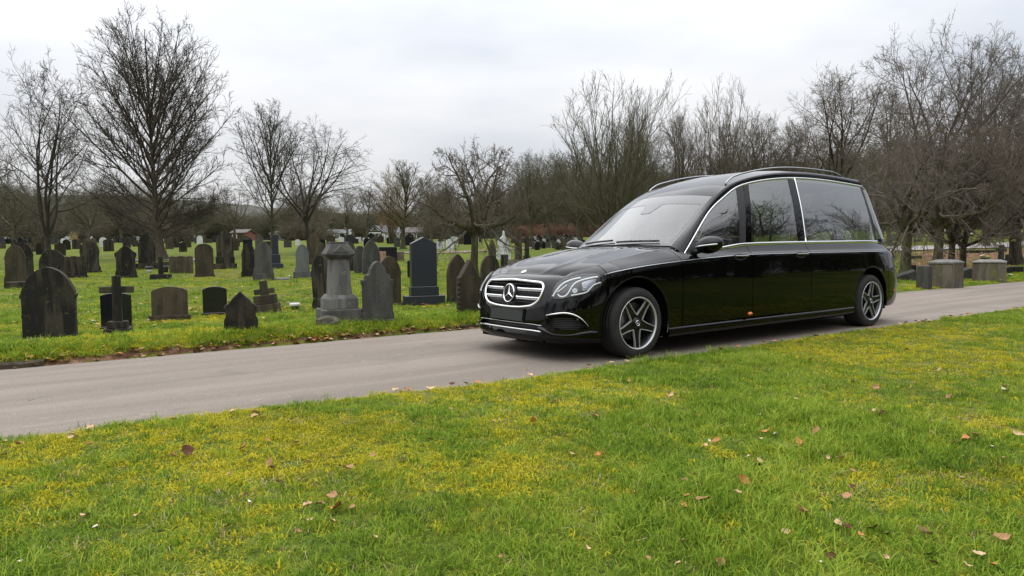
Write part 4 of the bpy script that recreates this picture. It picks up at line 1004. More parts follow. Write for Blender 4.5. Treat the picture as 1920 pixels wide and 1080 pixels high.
# ================================================================ gravestones
def stone_mat(name, c0, c1, c2, rough=.85, spec=.25, streak=True, bump=.5, lichen=None):
    """weathered stone: soot streaks run down the face, blotches and lichen; pattern differs from stone to stone"""
    m = bpy.data.materials.new(name); m.use_nodes = True; nt = m.node_tree; b = nt.nodes['Principled BSDF']; N = lambda t: nt.nodes.new(t); L = nt.links.new
    tc, oi, add = N('ShaderNodeTexCoord'), N('ShaderNodeObjectInfo'), N('ShaderNodeVectorMath'); add.operation = 'ADD'
    mu = N('ShaderNodeMath'); mu.operation = 'MULTIPLY'; mu.inputs[1].default_value = 37; L(oi.outputs['Random'], mu.inputs[0])
    L(tc.outputs['Object'], add.inputs[0]); L(mu.outputs[0], add.inputs[1])
    def noise(sc, scale=(1, 1, 1), det=5):
        mp = N('ShaderNodeMapping'); mp.inputs['Scale'].default_value = scale; L(add.outputs[0], mp.inputs['Vector'])
        n = N('ShaderNodeTexNoise'); n.inputs['Scale'].default_value = sc; n.inputs['Detail'].default_value = det; n.inputs['Roughness'].default_value = .62; L(mp.outputs[0], n.inputs['Vector']); return n.outputs['Fac']
    def mixc(f, a, c, lo, hi):
        r = N('ShaderNodeMapRange'); r.interpolation_type = 'SMOOTHSTEP'; r.inputs['From Min'].default_value = lo; r.inputs['From Max'].default_value = hi; L(f, r.inputs['Value'])
        x = N('ShaderNodeMix'); x.data_type = 'RGBA'; L(r.outputs[0], x.inputs[0])
        for cc, i in ((a, 6), (c, 7)):
            if isinstance(cc, tuple): x.inputs[i].default_value = (*cc, 1)
            else: L(cc, x.inputs[i])
        return x.outputs[2]
    c = mixc(noise(7, (1, 1, .13)), c0, c1, .44, .60)
    c = mixc(noise(2.4, (1, 1, .7)), c, c2, .50, .70)
    if lichen: c = mixc(noise(9), c, lichen, .60, .70)
    c = mixc(noise(60, det=3), c, tuple(x*.55 for x in c0), .55, .75)
    hv = N('ShaderNodeHueSaturation'); v = N('ShaderNodeMapRange'); v.inputs['To Min'].default_value = .75; v.inputs['To Max'].default_value = 1.3; L(oi.outputs['Random'], v.inputs['Value']); L(v.outputs[0], hv.inputs['Value']); L(c, hv.inputs['Color'])
    L(hv.outputs[0], b.inputs['Base Color']); b.inputs['Roughness'].default_value = rough; b.inputs['Specular IOR Level'].default_value = spec
    if bump:
        bp = N('ShaderNodeBump'); bp.inputs['Strength'].default_value = bump; bp.inputs['Distance'].default_value = .012; L(noise(28), bp.inputs['Height']); L(bp.outputs[0], b.inputs['Normal'])
    return m
MS_BLACK = stone_mat('sooty_sandstone', (.013,.012,.010), (.050,.042,.029), (.036,.034,.022), lichen=(.062,.064,.036))
MS_BROWN = stone_mat('brown_sandstone', (0.036,0.030,0.020), (0.061,0.049,0.031), (0.072,0.061,0.036), lichen=(0.072,0.079,0.036))
MS_GREY = stone_mat('grey_gritstone', (0.045,0.045,0.040), (0.068,0.068,0.061), (0.086,0.085,0.072), lichen=(0.094,0.094,0.065))
MS_PALE = stone_mat('pale_slate', (0.081,0.087,0.084), (0.105,0.112,0.106), (0.070,0.077,0.070))
MS_GRANITE = mat('polished_black_granite', (.010,.011,.014), rough=.10, spec=.5, noise=[(220, 2, (.022,.023,.026), .55, .7)])
MS_DKGRAN = mat('dark_blue_granite', (.020,.023,.032), rough=.28, spec=.5, noise=[(240, 2, (.036,.040,.05), .5, .7)])
MS_WHITE = mat('white_marble', (.50,.52,.51), rough=.6, noise=[(4, 4, (.40,.42,.41), .4, .65)])
MS_MOSSY = stone_mat('mossy_block', (.085,.076,.058), (.135,.120,.088), (.125,.125,.045), lichen=(.19,.18,.065))
MS_PED = stone_mat('pedestal_gritstone', (.075,.075,.070), (.125,.124,.115), (.10,.10,.088), lichen=(.15,.15,.11))
MS_LID = stone_mat('pale_lid', (.17,.165,.15), (.22,.215,.20), (.14,.14,.11))
MS_RED = stone_mat('reddish_stone', (.20,.12,.08), (.26,.17,.11), (.19,.14,.09))

def arc_pts(x0, y0, x1, y1, bulge, n=8):
    """curve between two points bowed to the right of travel"""
    p, q = np.array([x0, y0]), np.array([x1, y1]); t = np.linspace(0, 1, n)[:, None]; d = q-p; nn = np.array([-d[1], d[0]])
    return p+(q-p)*t-nn*(4*bulge*t*(1-t))
def half_profile(kind, sh):
    """right half of the outline from the foot up to the crown; x 0..0.5, y 0..1; sh is where the head starts"""
    if kind == 'gothic': return [(.5,0),(.5,sh)]+arc_pts(.5, sh, 0, 1, .13).tolist()[1:]
    if kind == 'shouldered': return [(.47,0),(.47,sh-.05),(.5,sh-.03),(.5,sh)]+arc_pts(.485, sh, 0, 1, .15).tolist()
    if kind == 'round': return [(.5,0),(.5,sh)]+[(.5*math.cos(a), sh+(1-sh)*math.sin(a)) for a in np.linspace(0, math.pi/2, 10)[1:]]
    if kind == 'segment': return [(.5,0),(.5,sh)]+arc_pts(.5, sh, 0, 1, .06).tolist()[1:]
    if kind == 'peak': return [(.5,0),(.5,sh),(0,1)]
    if kind == 'gable': return [(.47,0),(.5,.02),(.5,.28),(.44,.34),(.44,sh-.12),(.5,sh-.06),(.5,sh),(.30,sh+.10),(.28,sh+.16),(0,1)]
    if kind == 'pediment': return [(.5,0),(.5,.10),(.44,.20),(.44,sh-.20),(.5,sh-.10),(.5,sh-.02),(.33,sh+.06),(.22,sh+.14),(0,1)]
    if kind == 'anvil': return [(.5,0),(.5,.08),(.43,.20),(.42,sh-.25),(.46,sh-.12)]+[(.46*math.cos(a), sh-.1+(1.1-sh)*math.sin(a)) for a in np.linspace(.12, math.pi/2, 8)]
    if kind == 'ogee': return [(.5,0),(.5,.10),(.46,.14),(.46,sh-.08),(.5,sh-.04),(.5,sh+.02),(.40,sh+.03),(.37,sh+.10),(.27,sh+.13),(.22,sh+.22)]+arc_pts(.20, sh+.23, 0, 1, .10, 5).tolist()
    if kind == 'waist': return [(.5,0),(.5,.12),(.44,.2),(.43,sh)]+arc_pts(.46, sh+.02, 0, 1, .17).tolist()
    if kind == 'flat': return [(.5,0),(.49,.95),(.38,1.0),(.22,.96),(0,1)]
    if kind == 'tall_point': return [(.5,0),(.5,sh),(.42,sh+.02),(0,1)]
    raise ValueError(kind)
def slab_mesh(name, kind, w, h, th, sh, m, bev=.008, rough=.0, seed=0):
    hp = np.array(half_profile(kind, sh)); full = np.concatenate([hp*[-1, 1], hp[::-1][1:]])           # left foot -> crown -> right foot
    P = full*np.array([w, h]); P[:, 1] -= .10*(P[:, 1] < .001)
    if rough:
        rr = np.random.default_rng(seed); P = resample(np.concatenate([P]), max(len(P), int(4*h/.05))); P[1:-1] += rr.normal(0, rough, P[1:-1].shape)
    n = len(P); V = [(x, -th/2, z) for x, z in P]+[(x, th/2, z) for x, z in P]
    Fc = [tuple(range(n))[::-1], tuple(range(n, 2*n))]+[(i, (i+1) % n, n+(i+1) % n, n+i) for i in range(n)]
    bm = bmesh.new(); vs_ = [bm.verts.new(v) for v in V]
    for f in Fc: bm.faces.new([vs_[i] for i in f])
    bmesh.ops.recalc_face_normals(bm, faces=bm.faces)
    if bev:
        ed = [e for e in bm.edges if len(e.link_faces) == 2 and any(len(f.verts) > 4 for f in e.link_faces)]
        bmesh.ops.bevel(bm, geom=ed, offset=bev, segments=2, affect='EDGES', profile=.6, clamp_overlap=True)
    me = bpy.data.meshes.new(name); bm.to_mesh(me); bm.free(); me.materials.append(m); return me
GRAVE_YAW = math.radians(20)
STONE_N = [0]
def headstone(label, kind, x0, x1, top, base, m, sh=.62, th=.12, plinth=None, yaw=0, lean=(0, 0), group='gravestones in the near rows', depth=None, name='headstone', bev=.010, rough=.0):
    """x0, x1, top, base: extent in the photograph; plinth: list of (width factor, height in px) from the bottom"""
    cx = (x0+x1)/2
    if depth is None: p, Z = at(cx, base)
    else: p = at_depth(cx, depth); Z = depth
    k = Z/CAM_F; w, h = (x1-x0)*k, (base-top)*k; STONE_N[0] += 1
    root = empty(name, p, GRAVE_YAW+math.radians(yaw)); root.rotation_euler = (math.radians(lean[0]), math.radians(lean[1]), GRAVE_YAW+math.radians(yaw))
    tag(root, label, 'gravestone', group)
    z = -.06; b = 0
    for i, (wf, hp) in enumerate(plinth or []):
        hh = hp*k; mb = MB(); mb.box((-w*wf/2, -th*.55-.09*(wf-.9), z), (w*wf/2, th*.55+.09*(wf-.9), b+hh)); mb.build('base', m, root, bevel=.008); z = b+hh-.001; b += hh
    me = slab_mesh(name, kind, w, h-b, th, sh, m, bev, rough, STONE_N[0]); o = link(bpy.data.objects.new('slab', me), root); o.location = (0, 0, b)
    if not plinth: o.location = (0, 0, 0)
    return root, k
H = headstone
H('large soot-black pointed stone nearest the kerb, brown streaks down its face', 'shouldered', 50, 141, 500, 637, MS_BLACK, .62, .14, rough=.002)
H('small polished black headstone behind the tall dark stone cross', 'segment', 190, 241, 538, 605, MS_GRANITE, .94, .08, [(1.06, 5)], depth=10.9)
H('low grey-brown stone with a flat curved top on a thin plinth', 'segment', 289, 350, 537, 599, MS_BROWN, .86, .12, [(1.14, 8)], rough=.001)
H('small polished black headstone alone on the grass, low peaked top', 'segment', 383, 425, 537, 591, MS_GRANITE, .90, .08, [(1.10, 5)])
H('stumpy gabled black stone with white streaks beside the kerb', 'gable', 423, 482, 546, 618, MS_BLACK, .62, .15, rough=.002)
H('leaning round-headed dark stone half hidden by the grey pedestal', 'waist', 587, 628, 478, 581, MS_BLACK, .62, .12, lean=(0, -3), yaw=-8)
H('grey-brown stone with stepped scrolled shoulders right of the pedestal', 'ogee', 679, 738, 490, 604, MS_GREY, .66, .13, [(1.18, 5)], yaw=6)
H('brown pointed stone with flaking face behind the scrolled stone', 'shouldered', 710, 753, 480, 572, MS_BROWN, .66, .12, [(1.15, 4)])
H('slim polished black wedge beside the tall dark granite slab', 'flat', 764, 779, 488, 520, MS_GRANITE, .9, .10)
H('pointed brown stone left of the pair nearest the car bonnet', 'gothic', 838, 878, 476, 567, MS_BROWN, .60, .12, yaw=8)
H('narrow sharp-pointed brown stone with knobbly left edge, closest to the car', 'tall_point', 857, 902, 487, 588, MS_BROWN, .66, .12, [(1.10, 3)], yaw=12)
H('round-headed sooty stone just behind the car bonnet', 'round', 901, 938, 478, 556, MS_BLACK, .62, .12)
H('tall dark blue-black granite slab with peaked top on two steps', 'peak', 771, 819, 445, 571, MS_DKGRAN, .87, .20, [(1.56, 17), (1.10, 17)], name='tall_headstone', bev=.006)
MID = 'gravestones in the middle rows'
H('front stone of the overlapping pair at the left edge, lichened arch', 'waist', 12, 49, 459, 531, MS_BROWN, .60, .12, group=MID, yaw=8)
H('rear stone of the overlapping pair at the left edge', 'waist', 24, 63, 454, 523, MS_BLACK, .60, .12, group=MID, yaw=8)
H('dark arched stone behind the large pointed one', 'round', 78, 122, 468, 521, MS_BLACK, .45, .13, group=MID)
H('broken stump of a wide headstone with jagged flat top', 'flat', 121, 160, 480, 521, MS_BLACK, .9, .12, [(1.1, 4)], group=MID, rough=.012)
H('tall rounded stone with flared foot left of the big bare tree', 'anvil', 152, 187, 451, 511, MS_BLACK, .72, .12, [(1.08, 3)], group=MID)
H('pediment-topped dark stone behind the black cross', 'pediment', 219, 255, 460, 521, MS_BLACK, .76, .12, [(1.08, 4)], group=MID)
H('tall pointed stone directly in front of the big tree trunk', 'gothic', 262, 291, 437, 505, MS_BLACK, .60, .14, [(1.5, 11)], group=MID)
H('low wide brown slab right of the small flower-decked cross', 'flat', 320, 361, 480, 512, MS_BROWN, .95, .14, group=MID)
H('stout brown round-topped stone right of the low brown slab', 'round', 368, 400, 457, 519, MS_BROWN, .78, .14, [(1.1, 4)], group=MID)
H('tall sharp-pointed dark stone on two pale steps', 'gothic', 408, 438, 432, 504, MS_BLACK, .66, .16, [(1.35, 10), (1.1, 12)], group=MID)
H('dark arched stone left of the grey stone with a block base', 'waist', 453, 481, 456, 519, MS_BLACK, .62, .12, group=MID)
H('grey arched stone with pale rim on a block base', 'waist', 477, 512, 453, 526, MS_GREY, .62, .13, [(1.08, 14)], group=MID)
H('pale bluish arched stone on a low block base', 'waist', 554, 581, 458, 521, MS_PALE, .60, .12, [(1.25, 12)], group=MID)
H('slender pointed brown stone with finial, left of the pedestal cap', 'gothic', 577, 603, 437, 496, MS_BROWN, .55, .12, [(1.2, 5)], group=MID)
H('weathered brown pointed stone touching the pedestal shaft', 'gothic', 593, 616, 455, 512, MS_BROWN, .62, .12, group=MID)
H('dark pointed stone peeping over the right of the pedestal cap', 'gothic', 644, 668, 452, 508, MS_BLACK, .66, .12, group=MID)
H('streaked stone with a moulded round head behind the scrolled stone', 'round', 664, 687, 461, 512, MS_GREY, .70, .13, group=MID)
H('broad grey pointed arch stone behind the scrolled stone', 'gothic', 680, 713, 449, 514, MS_GREY, .52, .14, group=MID)
H('short pinkish stone between the broad arch and the black bench tomb', 'flat', 706, 724, 471, 497, MS_RED, .9, .12, group=MID)
H('slim brown pointed stone beside the white gabled stone', 'gothic', 916, 930, 449, 492, MS_BROWN, .5, .12, group=MID)
H('white gabled headstone with a small carved finial on a grey base', 'tall_point', 934, 955, 440, 486, MS_WHITE, .70, .14, [(1.22, 12)], group=MID)
H('dark broken stone in the shrubs right behind the bonnet', 'flat', 939, 953, 477, 500, MS_BLACK, .8, .12, group=MID)
H('mossy leaning slab at the edge of the bonnet', 'flat', 953, 985, 487, 503, MS_MOSSY, .8, .14, group=MID, lean=(-20, 0))
# finials on two of them
def finial(root_k, hpx, m):
    root, k = root_k; h = max((Vector(v) for c in root.children for v in c.bound_box), key=lambda v: v.z).z+[c.location.z for c in root.children if c.name.startswith('slab')][0]
    r = hpx*k; mb = MB(); mb.box((-r*.12, -.03, h-.02), (r*.12, .03, h+r)); mb.box((-r*.42, -.03, h+r*.42), (r*.42, .03, h+r*.68)); mb.build('finial', m, root, bevel=.006)
for o in list(COL.objects):
    if o.get('label', '').startswith('slender pointed brown'): finial((o, at(590, 496)[1]/CAM_F), 9, MS_BROWN)
    if o.get('label', '').startswith('white gabled'):
        k = at(945, 486)[1]/CAM_F; mb = MB(); mb.lathe([(0, .0), (.06, .0), (.075, .06), (.05, .12), (.065, .18), (.04, .24), (0, .26)], 10, 'z', (0, 0, 46*k-.06)); mb.build('finial', MS_WHITE, o, True)
    if o.get('label', '').startswith('narrow sharp-pointed'):
        k = at(880, 588)[1]/CAM_F
        for i in range(6): mb = MB(); mb.lathe([(0, -.028), (.026, -.012), (.03, .006), (.018, .024), (0, .03)], 8, 'z', (-22.5*k+.004, -.03, (12+i*9)*k)); mb.build('crocket', MS_BROWN, o, True)
def cross(label, cx, top, base, armw, army, shaftw, m, steps, depth=None, group='stone crosses', yaw=0, lean=(0, 0), th=None, fat=1.0):
    p, Z = at(cx, base) if depth is None else (at_depth(cx, depth), depth)
    k = Z/CAM_F; root = empty('stone_cross', p, 0); root.rotation_euler = (math.radians(lean[0]), math.radians(lean[1]), GRAVE_YAW+math.radians(yaw)); tag(root, label, 'cross', group)
    z = -.06; b = 0
    for w, hp in steps:
        hh = hp*k; mb = MB(); mb.frustum((0, 0, z), w*k/2, w*k/2*.8, (0, 0, b+hh), w*k/2*.95, w*k/2*.76); mb.build('base', m, root, bevel=.008); z = b+hh; b += hh
    t = th or shaftw*k*.8; H_ = (base-top)*k; s = shaftw*k/2; a0, a1 = (base-army[1])*k, (base-army[0])*k; A = armw*k/2
    V = [(-s*1.12, b-.01), (-s, a0), (-A, a0), (-A, a1), (-s, a1), (-s, H_), (s, H_), (s, a1), (A, a1), (A, a0), (s, a0), (s*1.12, b-.01)]; n = len(V)
    P = [(x, -t/2, zz) for x, zz in V]+[(x, t/2, zz) for x, zz in V]
    mb = MB(); mb.add(P, [tuple(range(n))[::-1], tuple(range(n, 2*n))]+[(i, (i+1) % n, n+(i+1) % n, n+i) for i in range(n)]); mb.build('shaft', m, root, bevel=.008)
    return root
cross('tall dark stone cross on a stepped base near the kerb', 222, 517, 629, 57, (537, 549), 14, MS_BLACK, [(46, 14), (34, 13)])
cross('small dark cross on a low block, flower pots beside it', 302, 481, 523, 29, (491, 498), 8, MS_BLACK, [(36, 9)])
cross('squat broken cross lying crooked on two stone steps', 501, 526, 586, 36, (541, 551), 13, MS_BROWN, [(46, 16), (38, 17)], lean=(0, -6), yaw=-14)
cross('thick weathered brown cross of the pair above the bonnet', 972, 435, 490, 26, (447, 456), 11, MS_BROWN, [(16, 4)], fat=1.2)
cross('grey cross of the pair above the bonnet, on a stepped base', 988, 444, 491, 16, (447, 454), 7, MS_BLACK, [(18, 6), (12, 6)])
cross('small mossy cross among the far black stones above the bonnet', 1056, 449, 474, 14, (455, 460), 5, MS_BROWN, [(8, 3)])
cross('plain dark cross between the chest tombs and the thin trunk at right', 1877, 451, 500, 22, (458, 464), 8, MS_GREY, [(12, 5)], depth=24.5)
cross('dark cross pedestal wound with yellow flowers at the right edge', 1895, 428, 497, 8, (448, 452), 5, MS_BLACK, [(22, 10), (15, 9)], depth=27)
cross('dark obelisk base with cross behind the grey arched stones', 517, 440, 503, 14, (443, 449), 11, MS_DKGRAN, [(28, 9), (18, 17)], group=MID)
# pedestal monument: chamfered shaft on two plinth blocks, heavy gabled cap
def pedestal():
    p, Z = at(637, 604); k = Z/CAM_F; root = empty('pedestal_monument', p, GRAVE_YAW+math.radians(6)); tag(root, 'grey stone pedestal monument with chamfered shaft and heavy gabled cap', 'monument')
    w = lambda px: px*k
    mb = MB(); mb.frustum((0, 0, -.08), w(38), w(34), (0, 0, w(26)), w(37.5), w(33.5)); mb.build('base', MS_PED, root, bevel=.012, segs=2)
    mb = MB(); mb.frustum((0, 0, w(26)-.002), w(30), w(27), (0, 0, w(46)), w(29.5), w(26.5)); mb.frustum((0, 0, w(46)-.002), w(29), w(26), (0, 0, w(53)), w(23), w(21)); mb.build('plinth', MS_PED, root, bevel=.008, segs=2)
    def octa(z0, z1, a0, a1, ch):
        V = []
        for z, a in ((z0, a0), (z1, a1)):
            c = a*ch; V += [(a, -c, z), (a, c, z), (c, a, z), (-c, a, z), (-a, c, z), (-a, -c, z), (-c, -a, z), (c, -a, z)]
        return V, [tuple(range(8))[::-1], tuple(range(8, 16))]+[(i, (i+1) % 8, 8+(i+1) % 8, 8+i) for i in range(8)]
    mb = MB(); mb.add(*octa(w(52), w(119), w(21.5), w(17.5), .62)); mb.build('shaft', MS_PED, root, bevel=.006)
    mb = MB(); mb.add(*octa(w(118), w(123), w(19), w(21.5), .7)); mb.add(*octa(w(122.5), w(127), w(23.5), w(26.5), .75)); mb.build('necking', MS_PED, root, bevel=.004)
    mb = MB(); mb.frustum((0, 0, w(126.5)), w(27), w(25), (0, 0, w(131)), w(26), w(24)); mb.frustum((0, 0, w(130.8)), w(25.5), w(23.5), (0, 0, w(147)), w(16), w(15)); mb.box((-w(17), -w(15), w(146.5)), (w(17), w(15), w(150))); mb.build('cap', MS_PED, root, bevel=.008, segs=2)
    for sgn in (-1, 1):
        mb = MB(); V = [(-w(15), sgn*w(22), w(131)), (w(15), sgn*w(22), w(131)), (0, sgn*w(22), w(146)), (-w(15), sgn*w(25.2), w(130)), (w(15), sgn*w(25.2), w(130)), (0, sgn*w(25.2), w(143))]
        mb.add(V, [(0, 1, 2), (3, 4, 5), (0, 1, 4, 3), (1, 2, 5, 4), (2, 0, 3, 5)]); mb.build('gablet', MS_PED, root, bevel=.005)
pedestal()
# odds and ends between the stones
p, Z = at(614, 611); k = Z/CAM_F; rr = np.random.default_rng(3); mb = MB(); mb.lathe([(0, -.05), (21*k, -.05), (22*k, 6*k), (20*k, 14*k), (14*k, 18*k), (0, 18*k)], 9, 'z'); V = mb.V[0]; V[:, :2] *= 1+rr.normal(0, .10, (len(V), 1)); V[:, 2] += rr.normal(0, .010, len(V)); V[:, 1] *= .7
st_ = mb.build('fallen_stone', MS_MOSSY, bevel=.012); st_.location = p; tag(st_, 'squat weathered stone stump in front of the pedestal', 'stone')
M_POTW = mat('pot_white', (.55,.56,.56), rough=.4); M_POTD = mat('pot_dark', (.02,.02,.02), rough=.5)
def pot(label, px, py, w, h, m0, m1):
    p, Z = at(px, py); k = Z/CAM_F; r = w*k/2; hh = h*k; root = empty('flower_pot', p); tag(root, label, 'flower pot', 'pots on the graves')
    mb = MB(); mb.lathe([(0, -.02), (r*.78, -.02), (r*.9, hh*.45), (r*.95, hh*.55)], 16, 'z'); mb.build('pot_body', m1, root, True)
    mb = MB(); mb.lathe([(r*.95, hh*.52), (r*1.06, hh*.62), (r*1.06, hh*.95), (r*.9, hh), (r*.82, hh*.9), (0, hh*.85)], 16, 'z'); mb.build('rim', m0, root, True)
pot('round white and black memorial pot on the open grass', 553, 580, 18, 12, M_POTW, M_POTD)
pot('black pot with pale bands left of the small cross', 280, 512, 12, 13, M_POTD, M_POTW)
pot('black pot leaning right of the small cross', 311, 511, 10, 13, M_POTD, M_POTD)
def boxstone(name, label, px, py, w, h, d, m, cat='tomb', yaw=0, depth=None, lid=None, group=None, lean=(0, 0)):
    p, Z = at(px, py) if depth is None else (at_depth(px, depth), depth); k = Z/CAM_F; root = empty(name, p); root.rotation_euler = (math.radians(lean[0]), math.radians(lean[1]), math.radians(yaw)); tag(root, label, cat, group)
    W, Hh, D = w*k/2, h*k, d/2; mb = MB(); lh = .15*Hh if lid else 0
    mb.frustum((0, D, -.10), W, D, (0, D, Hh-lh), W*.985, D*.985); b = mb.build('body', m, root, bevel=.012, segs=2)
    if lid: mb = MB(); mb.box((-W*1.02, -.02, Hh-lh), (W*1.02, 2*D+.02, Hh-lh*.55)); mb.frustum((0, D, Hh-lh*.55-.001), W*1.02, D+.02, (0, D, Hh), W*.62, D*.45); mb.build('lid', lid, root, bevel=.008)
    return root, k
boxstone('bench_tomb', 'low black polished bench tomb beyond the pointed brown stones', 728, 490, 34, 27, .7, MS_GRANITE, yaw=20, group=MID)
boxstone('stone_block', 'plain pale stone block right of the black bench tomb', 751, 489, 14, 17, .6, MS_MOSSY, yaw=20, cat='stone', group=MID)
boxstone('ledger_slab', 'pale flat ledger slab beside the grey arched stone', 531, 525, 26, 3, .9, MS_LID, cat='stone', yaw=20)
boxstone('grave_base', 'dark stepped grave base at the left edge below the arched pair', 28, 541, 35, 12, .5, MS_BLACK, yaw=20, cat='stone')
boxstone('chest_tomb', 'larger mossy chest tomb with hipped grey lid right of the hearse', 1762, 539, 42, 52, .60, MS_MOSSY, yaw=-57, lid=MS_LID, group='chest tombs by the road')
boxstone('chest_tomb', 'square mossy chest tomb with flowers on top, farther right', 1853, 528, 52, 41, .6, MS_MOSSY, yaw=-38, lid=MS_LID, group='chest tombs by the road')
boxstone('stone_pier', 'narrow rough stone pier at the left end of the larger chest tomb', 1728, 541, 20, 42, .3, MS_GREY, cat='stone', yaw=-50)
boxstone('ledger_slab', 'long tilted grave kerb slab between hearse tail and stone pier', 1702, 528, 38, 15, .35, MS_GREY, cat='stone', yaw=-20, lean=(8, -20))
boxstone('ledger_slab', 'tilted grave kerb slab wedged between the two chest tombs', 1812, 523, 30, 16, .35, MS_GREY, cat='stone', yaw=-14, lean=(6, -22))
boxstone('small_marker', 'small dark marker stone under the leaning trunk behind the hearse', 1709, 511, 17, 14, .3, MS_BLACK, cat='stone', yaw=-10)
boxstone('dark_vase', 'black vase block with white flowers on the right edge', 1893, 512, 14, 10, .3, MS_GRANITE, cat='vase')
boxstone('dark_vase', 'black low marker beside the white flowers at right edge', 1911, 511, 18, 11, .3, MS_GRANITE, cat='vase')
boxstone('grave_kerb', 'long low dark grave kerb below the far path at right', 1843, 472, 52, 5, .3, MS_BLACK, cat='kerb', yaw=8, depth=33)
boxstone('grave_kerb', 'brown grave kerb between the two middle trunks', 1715, 478, 30, 6, .3, MS_BROWN, cat='kerb', yaw=5, depth=30)
# flowers left on graves
M_FLOW = {c: mat('flower_'+c, v, rough=.7) for c, v in (('white', (.75,.74,.70)), ('yellow', (.75,.50,.05)), ('red', (.55,.04,.03)), ('pink', (.70,.28,.32)))}
M_STEM = mat('flower_stem', (.03,.07,.015), rough=.8)
def bouquet(label, px, py, w, cols, depth=None, zoff=0.):
    p, Z = at(px, py) if depth is None else (at_depth(px, depth), depth); k = Z/CAM_F; r = w*k/2; rr = np.random.default_rng(int(px*7+py)); root = empty('flowers', p+np.array([0, 0, zoff])); tag(root, label, 'flowers', 'flowers left on the graves')
    mb = MB(); mb.lathe([(0, -.02), (r*.8, 0), (r*.9, r*.25), (r*.4, r*.5), (0, r*.55)], 9, 'z'); mb.build('foliage', M_STEM, root)
    for i in range(7):
        a = rr.uniform(0, 6.28); q = r*rr.uniform(.2, .95); c = cols[i % len(cols)]; mb = MB(); s = r*.26
        mb.lathe([(0, -s*.5), (s*.7, -s*.2), (s, s*.2), (s*.5, s*.55), (0, s*.4)], 7, 'z', (q*math.cos(a), q*math.sin(a), r*rr.uniform(.35, .75))); mb.build('blossom', M_FLOW[c], root)
bouquet('pink and white flowers on the grass behind the leaning trunk', 1722, 447, 16, ['pink', 'white'], depth=44)
bouquet('red and white flowers left of the thin leaning trunk', 1800, 443, 14, ['red', 'white', 'pink'], depth=48)
bouquet('white flowers between the trunks on the far bank', 1815, 440, 16, ['white', 'pink'], depth=50)
bouquet('yellow and white flowers on the far bank, left of the cross', 1866, 437, 16, ['yellow', 'white'], depth=52)
bouquet('large spread of yellow flowers on the far bank at right', 1884, 437, 20, ['yellow', 'white', 'red'], depth=51)
bouquet('yellow flowers tied to the dark cross pedestal at right', 1899, 447, 10, ['yellow'], depth=26.6, zoff=.9)
bouquet('red and yellow flowers lying on the square chest tomb', 1847, 487, 18, ['red', 'yellow', 'white'], depth=20.3, zoff=.62)
bouquet('white flowers in the black vase at the right edge', 1895, 505, 8, ['white'], depth=21, zoff=.1)
bouquet('faded pink flowers in the grass left of the black headstone', 175, 604, 12, ['pink', 'white'])
bouquet('pale flowers beside the block base of the grey arched stone', 541, 521, 10, ['white', 'yellow'])
bouquet('white and red flowers on the earth strip above the narrow brown stones', 872, 475, 8, ['white', 'red'])
